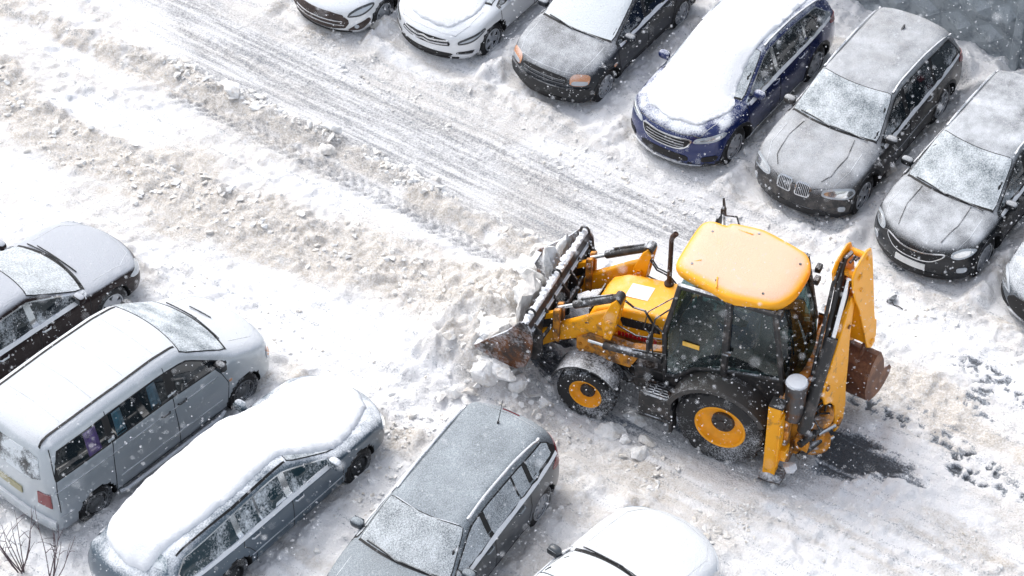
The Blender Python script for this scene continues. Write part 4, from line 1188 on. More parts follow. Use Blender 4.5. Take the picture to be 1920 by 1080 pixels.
def ground_fields(X, Y):
    n1 = fbm(X * .8, Y * .8, 4, 1); n2 = fbm(X * 3.1, Y * 3.1, 4, 2); n3 = fbm(X * 11, Y * 11, 3, 3)
    wob = (fbm(X * 1.3, Y * 1.3, 3, 8) - .5)
    lumps = np.abs(fbm(X * 4.2, Y * 4.2, 3, 31) - .5) * 2
    # stretched noise that runs with the traffic
    ca, sa = math.cos(R(-35.5)), math.sin(R(-35.5))
    U = X * ca + Y * sa; V_ = -X * sa + Y * ca
    st = fbm(U * .9, V_ * 9.0, 4, 12); st2 = fbm(U * 1.6, V_ * 12.0, 3, 13)
    bill = 1 - np.abs(fbm(X * 2.3, Y * 2.3, 4, 91) * 2 - 1)
    H = .07 + (n1 - .5) * .12 + (n2 - .5) * .10 + (n3 - .5) * .035 - (bill - .6) * .05
    dR, sR, tR = pdist(X, Y, RIDGE)
    dT, sT, tT = pdist(X, Y, TREAD)
    d1, s1, t1 = pdist(X, Y, TRK1)
    d2, s2, t2 = pdist(X, Y, TRK2)
    dN, sN, tN = pdist(X, Y, TAN)
    dN2, _, _ = pdist(X, Y, TAN2)
    g = lambda d, w_, k=2: np.exp(-(d / w_) ** k)
    # how far along the ridge still exists
    far = sstep(0, 2.5, tR)
    lane = g(d1 + wob * .3, 1.15, 4) + g(d2, .55, 4)
    lane = np.clip(lane, 0, 1)
    crumb = sstep(.50, .72, fbm(X * 5.2, Y * 5.2, 3, 71)) * sstep(.42, .6, fbm(X * .9, Y * .9, 2, 72))
    H = H + crumb * .05
    H = H * (1 - .85 * lane) - .02 * lane
    # churned tyre prints
    pr = sstep(.46, .62, vnoise(U * 17, V_ * 10, 40)) * g(d1 + wob * .3, .42, 4) * sstep(.35, .55, fbm(U * 1.2, V_ * 3.0, 3, 44))
    chev = (np.sin((tT + np.abs(sT) * 1.2) * 2 * math.pi / .19) > .1) * g(dT + wob * .1, .19, 6)
    H = H - pr * .018 - chev * .03
    # ridge of thrown up lumps
    rn = fbm(X * 5.5, Y * 5.5, 3, 77)
    rid = g(sR * 1.0 + wob * .35, .26, 2) * (.5 + far * .5) * (dR < 1.2)
    H = H + rid * (.03 + .22 * rn) + g(sR + .34 + wob * .3, .10, 2) * (-.05) * (dR < 1)
    # smeared brown-grey crust
    wN = .50 + .30 * sstep(2.5, 6.0, tN)
    tb = np.exp(-(np.clip(dN + wob * .75 + (n2 - .5) * .25, 0, None) / wN) ** 4)
    tb2 = g(dN2 + wob * .5 - .05, .5, 3) * (1 - .3 * lane)
    H = H + tb * (np.abs(n2 - .5) * .20 + (rn - .45) * .07) + g(sN - .45 + wob * .6, .16) * (dN < .9) * rn * .10
    dW, sW, tW = pdist(X, Y, WALLP)
    wl = sstep(1.3, 0.3, np.where(sW > 0, 0.1, dW))
    H = H + wl * (.20 + (n2 - .5) * .30 + (n1 - .5) * .3)
    dirt = 1.0 * tb * sstep(.12, .45, n2 + .15) + .55 * tb2 * sstep(.3, .7, n3) * .8
    dirt = dirt + 1.1 * g(sR + .20 + wob * .5, .26, 2) * (dR < 1.5) * sstep(.35, .6, n2 + .1)
    dB1, _, _ = pdist(X, Y, BACK1); dB2, _, _ = pdist(X, Y, BACK2); dS, _, _ = pdist(X, Y, SMEAR)
    dirt = dirt + .55 * sstep(.50, .66, fbm(U * .55, V_ * 1.9, 4, 205)) * sstep(.2, .5, n3 + .1)
    dirt = dirt + .55 * g(dB2 + wob * .8, .55, 2) * sstep(.42, .56, st + .04) + .55 * g(dB1 + wob * .4, .55, 2) * sstep(.3, .6, n2) + .45 * g(dS + wob * .3, .5, 3)
    grey = np.clip(g(d1 + wob * .2, .40, 3) * (.50 + 1.0 * (st - .25)) + g(d2, .42, 3) * (.40 + 1.2 * (st - .35)) + .42 * lane * (.6 + st), 0, 1) + .6 * g(dT + wob * .1, .26, 4) + pr * .55 + chev * .45
    # flattened, greyer ground under the loader, and the heap ahead of it
    lx = (X - LO[0]) * math.cos(LA) + (Y - LO[1]) * math.sin(LA); ly = -(X - LO[0]) * math.sin(LA) + (Y - LO[1]) * math.cos(LA)
    under = sstep(1.6, .9, np.abs(ly)) * sstep(-2.0, -1.2, lx) * sstep(3.4, 2.9, lx)
    H = H * (1 - .8 * under) - .015 * under
    grey = grey + under * (.45 + .6 * (st2 - .4))
    heap = np.exp(-((lx - 3.95) / 1.0) ** 2 - (ly / 1.35) ** 4)
    heap2 = np.exp(-((lx - 3.1) / .55) ** 2 - ((ly - 1.75) / .6) ** 2)
    heap3 = np.exp(-((lx - 4.6) / .9) ** 2 - ((ly - 1.0) / 1.0) ** 2)
    H = H + heap * (.85 + (n2 - .5) * .30 + (rn - .5) * .25 + (n1 - .5) * .4) + heap2 * (.12 + (rn - .5) * .2) + heap3 * .15 * (rn * 2)
    dirt = dirt + (heap * .30 + heap3 * .35) * sstep(.40, .7, n2 + .05)
    # bare asphalt showing through
    asp = np.zeros(X.shape)
    def hole(u, v, ru, rv, k=1.0, ang=-32, th=.0):
        nonlocal asp
        cx, cy = G(u, v); a = R(ang)
        p = (X - cx) * math.cos(a) + (Y - cy) * math.sin(a); q = -(X - cx) * math.sin(a) + (Y - cy) * math.cos(a)
        r = np.hypot(p / ru, q / rv) + (n2 - .5) * .9 + (n3 - .5) * .5 + (st2 - .5) * 1.1
        asp = np.maximum(asp, k * sstep(1.35 - th, .60 - th, r))
    hole(1585, 848, .62, .40, .92); hole(1645, 872, .62, .20, .85); hole(1560, 880, .35, .18, .7); hole(1680, 900, .5, .10, .6)
    for u, v, a_, b_, k in ((1040, 650, .30, .16, .75), (1030, 690, .32, .15, .8), (1075, 640, .25, .12, .8), (1010, 712, .3, .12, .6), (1180, 800, .5, .12, .35), (1250, 790, .5, .14, .4)):
        hole(u, v, a_, b_, k)
    sp_ = sstep(.50, .66, n3 + (n2 - .5) * .5)
    for u, v, a_, b_, k in ((1870, 725, .75, .32, .62), (1850, 770, .5, .25, .5), (1700, 780, .7, .22, .5), (1770, 830, .45, .16, .62), (1825, 885, .5, .28, .75), (1905, 930, .4, .2, .6), (1650, 775, .6, .12, .8),
                            (1620, 745, .5, .10, .6), (1690, 505, .30, .12, .8), (1560, 420, .5, .2, .35), (1500, 430, .4, .2, .3), (1380, 600, .3, .1, .3), (1730, 820, .5, .1, .6)):
        cx, cy = G(u, v); a = R(-34)
        p = (X - cx) * math.cos(a) + (Y - cy) * math.sin(a); q = -(X - cx) * math.sin(a) + (Y - cy) * math.cos(a)
        asp = np.maximum(asp, k * sp_ * sstep(1.2, .7, np.hypot(p / a_, q / b_) + wob))
    H = H * (1 - .7 * asp) - .03 * asp
    # parked cars: shallow, with little drifts along their sides
    for cx, cy, dg, L_, W_ in CARS:
        a = R(dg); p = (X - cx) * math.cos(a) + (Y - cy) * math.sin(a); q = -(X - cx) * math.sin(a) + (Y - cy) * math.cos(a)
        ox = np.abs(p) - L_ / 2; oy = np.abs(q) - W_ / 2
        o = np.where((ox > 0) & (oy > 0), np.hypot(ox, oy), np.maximum(ox, oy))
        m = sstep(.05, -.12, o)
        drift = g(o - .22, .24, 2) * sstep(.7, .1, ox)
        H = H + drift * (.03 + .16 * n2)
        H = H * (1 - m) + m * (.07 + .02 * n3)
        grey = grey * (1 - m) + m * .12
        df = g(np.maximum(o, 0), .28, 2) * (p > L_ / 2 - .7) * (n3 > .45)
        dirt = dirt + .5 * df * sstep(.45, .65, n2)
    return H, np.clip(dirt, 0, 1), np.clip(grey, 0, 1), np.clip(asp, 0, 1)

def axis(a, b, st, outs=(.1, 1.35, 2600)):
    core = list(np.arange(a, b + st / 2, st))
    lo = []; hi = []; d = outs[0]; x = a
    while x > -outs[2]: x -= d; d *= outs[1]; lo.append(x)
    d = outs[0]; x = core[-1]
    while x < outs[2]: x += d; d *= outs[1]; hi.append(x)
    return np.array(lo[::-1] + core + hi)

gx = axis(-10.6, 10.6, .032); gy = axis(22.8, 40.0, .036)
XX, YY = np.meshgrid(gx, gy)
HH, DI, GR, AS = ground_fields(XX, YY)
fade = sstep(60, 16, np.hypot(XX, YY - 31))
HH *= fade
nx, ny = len(gx), len(gy)
def ground_h(x, y):
    i = min(max(int(np.searchsorted(gx, x)), 1), nx - 1); j = min(max(int(np.searchsorted(gy, y)), 1), ny - 1)
    return float(HH[j, i])
me = bpy.data.meshes.new('ground')
me.vertices.add(nx * ny)
me.vertices.foreach_set('co', np.stack([XX, YY, HH], -1).ravel().astype(np.float32))
I = np.arange(nx * ny).reshape(ny, nx)
q = np.stack([I[:-1, :-1], I[:-1, 1:], I[1:, 1:], I[1:, :-1]], -1).reshape(-1, 4)
me.loops.add(q.size); me.loops.foreach_set('vertex_index', q.ravel().astype(np.int32))
me.polygons.add(len(q)); me.polygons.foreach_set('loop_start', (np.arange(len(q)) * 4).astype(np.int32)); me.polygons.foreach_set('loop_total', np.full(len(q), 4, np.int32))
me.polygons.foreach_set('use_smooth', np.ones(len(q), bool))
for nm, arr in (('dirt', DI), ('packed', GR), ('asphalt', AS)):
    at = me.attributes.new(nm, 'FLOAT', 'POINT'); at.data.foreach_set('value', arr.ravel().astype(np.float32))
me.update(); me.validate()
ground = bpy.data.objects.new('ground', me); COL.objects.link(ground)
tag(ground, 'churned snow with tyre tracks over the asphalt yard', 'ground', kind='structure')
m, n, p = new_mat('yard_snow')
tc = n.nodes.new('ShaderNodeTexCoord'); co = tc.outputs['Object']
def attr(nm):
    k = n.nodes.new('ShaderNodeAttribute'); k.attribute_name = nm; return k.outputs['Fac']
fine = ramp_n(n, noise_n(n, co, 34, 4, .7), .3, .7)
mid = ramp_n(n, noise_n(n, co, 7, 5, .65), .3, .7)
mp = n.nodes.new('ShaderNodeMapping'); mp.vector_type = 'TEXTURE'; mp.inputs['Rotation'].default_value = (0, 0, R(-35.5)); mp.inputs['Scale'].default_value = (1 / .6, 1 / 9, 1)
n.links.new(co, mp.inputs['Vector'])
streak = ramp_n(n, noise_n(n, mp.outputs[0], 1.0, 4, .6), .32, .68)
big = ramp_n(n, noise_n(n, co, .7, 4, .6), .3, .7)
snowc = mixc(n, mid, (.90, .91, .93), (.84, .855, .885))
snowc = mixc(n, math_n(n, 'MULTIPLY', big, .18), snowc, (.76, .74, .72))
df = math_n(n, 'MULTIPLY', attr('dirt'), math_n(n, 'ADD', .35, math_n(n, 'MULTIPLY', fine, .75)), True)
dc = mixc(n, mid, (.62, .575, .52), (.43, .385, .325))
c = mixc(n, df, snowc, dc)
gc = mixc(n, fine, (.44, .445, .455), (.18, .185, .20))
gf = math_n(n, 'MULTIPLY', attr('packed'), math_n(n, 'ADD', math_n(n, 'MULTIPLY', streak, .70), math_n(n, 'MULTIPLY', fine, .50)), True)
c = mixc(n, gf, c, gc)
af0 = math_n(n, 'ADD', attr('asphalt'), math_n(n, 'ADD', math_n(n, 'MULTIPLY', math_n(n, 'SUBTRACT', fine, .5), .5), math_n(n, 'MULTIPLY', math_n(n, 'SUBTRACT', streak, .5), .45)))
c = mixc(n, ramp_n(n, af0, .15, .50), c, (.30, .33, .37))
af = ramp_n(n, af0, .48, .80)
c = mixc(n, af, c, mixc(n, fine, (.045, .052, .062), (.11, .12, .135)))
n.links.new(c, p.inputs['Base Color'])
n.links.new(ramp_n(n, af, 0, 1, .92, .30), p.inputs['Roughness'])
p.inputs['Specular IOR Level'].default_value = .25
b = n.nodes.new('ShaderNodeBump'); b.inputs['Distance'].default_value = .028; b.inputs['Strength'].default_value = .8
hsum = math_n(n, 'ADD', math_n(n, 'MULTIPLY', fine, .5), math_n(n, 'MULTIPLY', noise_n(n, co, 14, 6, .7), 1.0))
n.links.new(hsum, b.inputs['Height']); n.links.new(b.outputs[0], p.inputs['Normal'])
me.materials.append(m)

# ------------------------------------------------------------------ broken snow slabs and rubble
def chunk_geo(mb, c, d, seed, rz=0.0, tilt=0.0, npt=16):
    rnd = random.Random(seed)
    bm = bmesh.new()
    Rm = Matrix.Rotation(rz, 3, 'Z') @ Matrix.Rotation(tilt, 3, 'X') @ Matrix.Rotation(rnd.uniform(-.3, .3), 3, 'Y')
    for i in range(npt):
        a = rnd.uniform(0, 6.283); u = rnd.uniform(-1, 1); k = (1 - abs(u) ** 3) * rnd.uniform(.82, 1.0)
        v = Vector((math.cos(a) * k * d[0] / 2, math.sin(a) * k * d[1] / 2, u * d[2] / 2))
        bm.verts.new(Rm @ v + Vector(c))
    r_ = bmesh.ops.convex_hull(bm, input=bm.verts)
    bmesh.ops.delete(bm, geom=[v for v in bm.verts if not v.link_faces], context='VERTS')
    bm.verts.ensure_lookup_table(); bm.verts.index_update()
    mb.add([tuple(v.co) for v in bm.verts], [tuple(v.index for v in f.verts) for f in bm.faces])
    bm.free()

def big_chunk(label, u, v, z, d, seed, rz=0, tilt=0, npt=22):
    mb = MB(); chunk_geo(mb, (0, 0, 0), d, seed, rz, tilt, npt)
    o = mb.build('ice_chunk', [ICE], None, smooth=False)
    x, y = G(u, v, z)
    o.location = (x, y, z if z > .4 else ground_h(x, y) + d[2] * .28)
    crumble(o)
    tag(o, label, 'ice chunk', 'broken chunks of ploughed snow')
for a_ in (
    ('largest rounded snow block lying under the bucket corner, left of the front wheel', 952, 690, .20, (.78, .55, .42), 11, .5, .1, 40),
    ('long low snow block in front of the dark grey estate, below the largest block', 930, 738, .10, (.95, .34, .26), 12, -.75, .2, 34),
    ('pointed snow lump standing between the largest block and the front wheel', 972, 745, .16, (.40, .30, .36), 13, .9, .4, 26),
    ('upright leaning snow slab held against the bucket back near its middle', 1003, 525, .95, (.42, .24, .95), 14, -.4, .55, 26),
    ('tall narrow snow slab standing at the far half of the bucket', 1042, 478, .90, (.26, .20, .85), 15, -.3, .25, 22),
    ('flat pale slab at the far end of the bucket, beside the dark crack', 1018, 470, .75, (.50, .36, .30), 16, .4, .2, 22),
    ('broad flat snow slab left of the upright slab on the heap', 965, 505, .55, (.62, .40, .22), 17, .2, -.3, 24),
    ('small triangular slab on the heap in front of the bucket', 985, 488, .72, (.34, .26, .20), 18, .9, .3, 18),
    ('wide snow plate with brown stains, lying below the loader step', 1148, 808, .05, (.56, .36, .12), 19, -.2, .12, 26),
    ('bright snow plate right of the brown stained plate, behind the step', 1190, 782, .06, (.52, .20, .12), 20, -.6, .2, 20),
    ('small round snow lump below the bright plate', 1172, 826, .06, (.22, .20, .16), 21, .1, .1, 20),
    ('brownish flat lump between the small round lump and the rear wheel', 1212, 828, .05, (.34, .22, .14), 22, -.3, .0, 20),
    ('jagged white lump lowest of the group beside the rear wheel', 1198, 850, .07, (.36, .28, .18), 23, .3, .2, 26),
    ('lone big white lump on the snow ridge near the top of the lane', 436, 180, .12, (.42, .30, .26), 24, -.8, .2, 28),
    ('round stained lump on the ridge in the middle of the lane', 612, 278, .12, (.36, .28, .24), 25, -.4, .1, 28),
    ('oblong white lump topping the ridge above the stained lump', 622, 248, .12, (.42, .20, .18), 26, -.2, .1, 24),
    ('square snow lump between the graphite crossover and the black crossover', 1668, 326, .12, (.26, .28, .26), 27, .4, .2, 22),
    ('flat snow lump under the front wheel of the brown mouthed white hatchback', 708, 58, .06, (.46, .26, .16), 28, -.1, .1, 22),
    ('small snow lump at the front wheel, beside the loader steps', 1022, 762, .14, (.24, .22, .24), 29, .2, .2, 20)):
    big_chunk(*a_)

mb = MB(); rr = random.Random(5)
def scatter(pl, wdt, cnt, smin, smax, off=0.0):
    segs = [(a, b, math.hypot(b[0] - a[0], b[1] - a[1])) for a, b in zip(pl[:-1], pl[1:])]
    tot = sum(s_[2] for s_ in segs)
    for i in range(cnt):
        t = rr.uniform(0, tot)
        for a, b, l in segs:
            if t <= l: break
            t -= l
        dx, dy = (b[0] - a[0]) / l, (b[1] - a[1]) / l
        o = rr.gauss(off, wdt)
        if fbm(np.array([a[0] + dx * t]) * 1.1, np.array([a[1] + dy * t]) * 1.1, 2, 66)[0] < rr.uniform(.25, .55): continue
        x = a[0] + dx * t - dy * o; y = a[1] + dy * t + dx * o
        s_ = smin + (smax - smin) * rr.random() ** 3.0
        chunk_geo(mb, (x, y, ground_h(x, y) + s_ * .08), (s_ * rr.uniform(.8, 1.5), s_ * rr.uniform(.6, 1.1), s_ * rr.uniform(.4, .8)), rr.random(), rr.uniform(0, 3), rr.uniform(-.4, .4), 11)
scatter(RIDGE[2:], .10, 900, .03, .20, .10)
scatter(RIDGE, .25, 300, .02, .08, -.1)
scatter(TAN, .32, 900, .02, .17)
scatter([LW(3.9, -1.4), LW(3.9, 1.2), LW(3.6, 2.1)], .45, 420, .03, .22)
scatter([LW(2.9, 1.5), LW(1.2, 1.6), LW(-.2, 1.9), LW(-.8, 2.6)], .22, 380, .02, .17)
scatter(line((700, 300), (1000, 470), (1060, 520)), .5, 120, .015, .05)
scatter(line((560, 90), (760, 170), (960, 240), (1160, 350), (1400, 430), (1640, 560), (1900, 700)), .35, 900, .02, .11)
scatter(line((1000, 150), (1180, 30)), .25, 120, .02, .10)
scatter(line((1380, 330), (1480, 180)), .2, 140, .02, .12)
scatter(line((1650, 420), (1720, 300), (1790, 200)), .2, 140, .02, .10)
scatter(line((250, 480), (420, 560), (620, 720), (760, 800), (880, 900)), .4, 500, .02, .10)
scatter(line((560, 1040), (720, 880), (800, 790)), .25, 260, .02, .12)
scatter(line((1060, 960), (1080, 860), (1200, 900), (1500, 980), (1900, 1060)), .5, 420, .02, .09)
ru = mb.build('snow_rubble', [ICE], None, smooth=False)
tag(ru, 'crumbled snow and ice rubble along the ploughed ridges', 'rubble', kind='stuff')

# ------------------------------------------------------------------ concrete fence behind the right hand row
m, n, p = new_mat('fence_concrete')
tc = n.nodes.new('ShaderNodeTexCoord'); co = tc.outputs['Object']
f1 = noise_n(n, co, 2.2, 6, .7); f2 = noise_n(n, co, 30, 4, .7)
ms = n.nodes.new('ShaderNodeMapping'); ms.inputs['Scale'].default_value = (3, 1, .3); n.links.new(co, ms.inputs[0])
f3 = noise_n(n, ms.outputs[0], 2.0, 4, .6)
c = mixc(n, ramp_n(n, f1, .3, .7), (.20, .235, .26), (.30, .335, .36))
c = mixc(n, ramp_n(n, f3, .5, .8, 0, .5), c, (.09, .10, .11))
c = mixc(n, ramp_n(n, f2, .62, .75, 0, .35), c, (.5, .53, .56))
n.links.new(c, p.inputs['Base Color']); p.inputs['Roughness'].default_value = .9
b = n.nodes.new('ShaderNodeBump'); b.inputs['Distance'].default_value = .01; n.links.new(f2, b.inputs['Height']); n.links.new(b.outputs[0], p.inputs['Normal'])
FENCE = snowy('fence_relief', (.36, .40, .425), .9, cover=.42, lo=.02, hi=.45, patch=.6, soft=1.0, grain=30, snow=(.55, .60, .64), dirt=(.22, .25, .27), dirt_amt=.4)  # snow tone pales upward facets, standing in for relief shading that flat light lacks
wa, wb = G(1640, 12, .3), G(1905, 122, .3)
ang = math.atan2(wb[1] - wa[1], wb[0] - wa[0])
def fence_panel(k, label):
    """relief of hexagons on a 4 m panel, with a post at its end"""
    Lp = 4.0
    root = thing('concrete_fence_panel', label, 'fence', (wb[0] - math.cos(ang) * (Lp * (k + 1) + .05) , wb[1] - math.sin(ang) * (Lp * (k + 1) + .05), 0), ang, 'panels of the concrete fence')
    mb = MB()
    mb.box((Lp / 2, .12, 1.25), (Lp - .14, .12, 2.9))
    Rh = .36; hx = Rh * math.sqrt(3); row = 0; z = .0
    while z < 2.75:
        x = (.5 * hx if row % 2 else 0)
        while x < Lp:
            rh = Rh * .93
            pts = [(x + rh * math.cos(R(30 + 60 * i)), z + rh * math.sin(R(30 + 60 * i))) for i in range(6)]
            pts = [(min(max(px, .1), Lp - .1), min(max(pz, -.2), 2.65)) for px, pz in pts]
            if max(q[0] for q in pts) - min(q[0] for q in pts) > .1 and max(q[1] for q in pts) - min(q[1] for q in pts) > .1:
                cx_ = sum(q[0] for q in pts) / 6; cz_ = sum(q[1] for q in pts) / 6
                vs = [(px, .058, pz) for px, pz in pts] + [(cx_ + .08, -.03, cz_ + .02)]
                mb.add(vs, [(i, (i + 1) % 6, 6) for i in range(6)])
            x += hx
        z += Rh * 1.5; row += 1
    mb.build('panel', [FENCE], root, smooth=False)
    q = MB(); q.box((Lp, .08, 1.3), (.16, .24, 3.1)); q.build('post', [FENCE], root, bevel=.015)
    q = MB(); q.box((Lp / 2, .12, 2.76), (Lp - .2, .2, .10)); q.build('snow_cap', [SNOWM], root, bevel=.04)
for k, lb in ((-1, 'grey concrete fence panel with hexagon relief beyond the post at the right edge'), (0, 'grey concrete fence panel with hexagon relief left of the post, behind the graphite crossover'), (1, 'grey concrete fence panel with hexagon relief furthest left, behind the blue crossover')):
    fence_panel(k, lb)

# ------------------------------------------------------------------ small things on the ground
TWIG = plain('twig_bark', (.09, .06, .07), .8)
def shrub(label, u, v, stems, seed, lean):
    r_ = random.Random(seed)
    x, y = G(u, v); z0 = ground_h(x, y)
    root = thing('bare_shrub', label, 'shrub', (x, y, z0), 0, 'bare shrubs by the silver van')
    for i in range(stems):
        a = r_.uniform(0, 6.28); sp_ = r_.uniform(.1, .55); h = r_.uniform(.8, 1.6)
        pts = []; X0 = Vector((r_.uniform(-.04, .04), r_.uniform(-.04, .04), -.05))
        dirv = Vector((math.cos(a) * sp_ + lean, math.sin(a) * sp_, 1)).normalized()
        mb = MB()
        for k in range(8):
            pts.append(X0.copy()); X0 = X0 + dirv * h / 7
            dirv = (dirv + Vector((r_.uniform(-.09, .09), r_.uniform(-.09, .09), .10))).normalized()
        mb.tube(pts, [.008 * (1 - k / 8.5) + .002 for k in range(8)], 6)
        for k in (3, 4, 5, 6):
            if r_.random() < .75:
                d2_ = Vector((r_.uniform(-1, 1), r_.uniform(-1, 1), .8)).normalized() * r_.uniform(.12, .3)
                mb.tube([pts[k], pts[k] + d2_ * .5 + Vector((0, 0, .02)), pts[k] + d2_], [.006, .004, .002], 5)
        mb.build('stem', [TWIG], root)
shrub('thin bare twigs fanning out at the bottom left corner below the silver van', 44, 1078, 9, 3, .0)
shrub('sparse bare twigs right of the fanning ones, near the estate car tail light', 96, 1100, 6, 8, .15)

x, y = G(414, 792, .1)
br = thing('snow_brush', 'light blue snow brush head poking out between the silver van and the estate car', 'brush', (x, y, .06), R(40))
mb = MB(); mb.prism(chaikin([(-.02, -.06), (.20, -.035), (.20, .035), (-.02, .06)], 1), 0, .05, 'xy'); mb.build('head', [plain('brush_blue', (.14, .38, .50), .4)], br, bevel=.01)
mb = MB()
for i in range(7):
    mb.box((-.05, -.05 + i * .017, .03), (.05, .010, .04))
mb.build('bristles', [SEAM], br)
mb = MB(); mb.tube([(.18, 0, .03), (.5, .02, .0)], .012, 8); mb.build('handle', [plain('brush_blue', (0, 0, 0))], br)

x, y = G(1672, 568, .0)
z0 = ground_h(x, y)
cl = thing('frozen_clod', 'small dark frozen clod with a bent twig, right of the raised rear boom', 'clod', (x, y, z0))
mb = MB(); chunk_geo(mb, (0, 0, .05), (.22, .15, .14), 4, .4, .2, 18); chunk_geo(mb, (-.05, -.04, .03), (.12, .12, .08), 5, .9, .2, 14)
mb.build('clod', [snowy('clod_grey', (.10, .11, .12), .8, cover=.35, lo=0, hi=1, patch=.8)], cl, smooth=False)
mb = MB(); mb.tube([(-.02, -.05, .04), (.02, -.12, .02), (.08, -.15, .03), (.15, -.20, .01)], .008, 6); mb.build('twig', [SEAM], cl)

# ------------------------------------------------------------------ falling snow in the air
rr = np.random.default_rng(3)
N_ = 230000
px = rr.uniform(-13, 13, N_); py = rr.uniform(3, 41, N_); pz = rr.uniform(.05, 26, N_)
fw = py * math.cos(PITCH) + (CAMH - pz) * math.sin(PITCH)
upv = py * math.sin(PITCH) - (CAMH - pz) * math.cos(PITCH)
k = (fw > 7) & (np.abs(px) < fw * .235) & (np.abs(upv) < fw * .15)
px, py, pz = px[k], py[k], pz[k]
rad = .0036 + .0075 * rr.random(len(px)) ** 3
base = np.array([(1, 0, 0), (-1, 0, 0), (0, 1, 0), (0, -1, 0), (0, 0, 1), (0, 0, -1)], float)
fcs = np.array([(0, 2, 4), (2, 1, 4), (1, 3, 4), (3, 0, 4), (2, 0, 5), (1, 2, 5), (3, 1, 5), (0, 3, 5)])
Vv = (np.stack([px, py, pz], -1)[:, None, :] + base[None] * rad[:, None, None] * rr.uniform(.7, 1.3, (len(px), 1, 3))).reshape(-1, 3)
Ff = (fcs[None] + (np.arange(len(px)) * 6)[:, None, None]).reshape(-1, 3)
me = bpy.data.meshes.new('snowflakes'); me.from_pydata(Vv.tolist(), [], Ff.tolist()); me.materials.append(plain('flake_white', (.85, .87, .9), .9))
_fm = MATS['flake_white']; _fn = _fm.node_tree
_o = [x for x in _fn.nodes if x.type == 'OUTPUT_MATERIAL'][0]; _pp = [x for x in _fn.nodes if x.type == 'BSDF_PRINCIPLED'][0]
_t = _fn.nodes.new('ShaderNodeBsdfTransparent'); _mx = _fn.nodes.new('ShaderNodeMixShader'); _mx.inputs[0].default_value = .62
_fn.links.new(_t.outputs[0], _mx.inputs[1]); _fn.links.new(_pp.outputs[0], _mx.inputs[2]); _fn.links.new(_mx.outputs[0], _o.inputs['Surface'])
fl = bpy.data.objects.new('snowflakes', me); COL.objects.link(fl)
tag(fl, 'snowflakes falling through the air', 'snowflakes', kind='stuff')
# ================================================================== the backhoe loader
YEL = snowy('loader_yellow', (.84, .36, .006), .45, coat=.08, spec=.3, cover=.10, lo=.75, hi=1.0, patch=1.3, soft=1.0, grain=26, dirt=(.40, .19, .03), dirt_amt=.18, snow=(.82, .74, .66))
YELROOF = snowy('loader_roof_yellow', (.84, .37, .008), .6, coat=.0, cover=1.0, lo=.88, hi=.985, patch=.55, soft=.45, grain=70, snow=(.78, .53, .385), pscale=1.1)
YELHOOD = snowy('loader_bonnet_yellow', (.84, .37, .006), .45, coat=.1, cover=.16, lo=.5, hi=1.0, patch=1.2, soft=.6, grain=50, snow=(.85, .62, .42))
YELD = snowy('loader_yellow_worn', (.62, .25, .02), .55, cover=.20, lo=.65, hi=1.0, patch=1.4, soft=1.0, grain=26, dirt=(.13, .07, .035), dirt_amt=.55)
LBLK = snowy('loader_black', (.018, .018, .019), .55, cover=.30, lo=.35, hi=1.0, patch=1.1, soft=1.2, grain=28, dirt=(.07, .06, .055), dirt_amt=.35, side=.06)
LFEN = snowy('loader_fender', (.045, .042, .040), .6, cover=.12, lo=.2, hi=1.0, patch=.6, soft=1.2, grain=34, side=.03)
LFENF = snowy('loader_front_fender', (.030, .031, .033), .55, cover=.52, lo=.2, hi=1.0, patch=.7, soft=1.2, grain=34, side=.05)
STEEL = plain('ram_chrome', (.62, .64, .66), .18, metal=1.0)
BARE = snowy('worn_steel', (.10, .10, .105), .45, metal=.6, cover=.45, lo=.3, hi=.95, patch=1.4, soft=1.2, grain=22, dirt=(.16, .08, .04), dirt_amt=.3, side=.10)
RUST = snowy('rusty_steel', (.115, .050, .030), .6, metal=.2, cover=.16, lo=.4, hi=1.0, patch=1.6, grain=22, dirt=(.22, .10, .05), dirt_amt=.5, side=.07)
HOSE = snowy('hydraulic_hose', (.015, .015, .016), .5, cover=.25, lo=.5, hi=1.0, patch=1.0)
LTYRE = snowy('loader_tyre', (.022, .022, .023), .8, cover=.22, lo=-.6, hi=.9, patch=.9, grain=42, soft=1.3, side=.30)
LRIM = plain('loader_rim_yellow', (.92, .38, .008), .45, noise=.08, nscale=6)
LHUB = plain('loader_hub_dark', (.045, .040, .038), .6, noise=.4, nscale=20)
INSIDE = plain('cab_inside', (.022, .024, .027), .8, noise=.2)
g_, gn, gp = new_mat('cab_glass')
gp.inputs['Base Color'].default_value = (.62, .74, .72, 1); gp.inputs['Roughness'].default_value = .02
gp.inputs['Transmission Weight'].default_value = .0
_tr = gn.nodes.new('ShaderNodeBsdfTransparent'); _tr.inputs[0].default_value = (.42, .52, .52, 1)
_gl = gn.nodes.new('ShaderNodeBsdfGlossy'); _gl.inputs['Roughness'].default_value = .03; _gl.inputs[0].default_value = (.9, .95, .95, 1)
_di = gn.nodes.new('ShaderNodeBsdfDiffuse'); _di.inputs[0].default_value = (.40, .45, .47, 1)
_fr = gn.nodes.new('ShaderNodeFresnel'); _fr.inputs[0].default_value = 1.5
_m1 = gn.nodes.new('ShaderNodeMixShader'); _m2 = gn.nodes.new('ShaderNodeMixShader')
_tc = gn.nodes.new('ShaderNodeTexCoord')
_m1.inputs[0].default_value = .055; gn.links.new(_tr.outputs[0], _m1.inputs[1]); gn.links.new(_gl.outputs[0], _m1.inputs[2])
_sz = gn.nodes.new('ShaderNodeSeparateXYZ'); gn.links.new(_tc.outputs['Object'], _sz.inputs[0])
_low = ramp_n(gn, _sz.outputs['Z'], 2.1, 1.2, .0, .75)
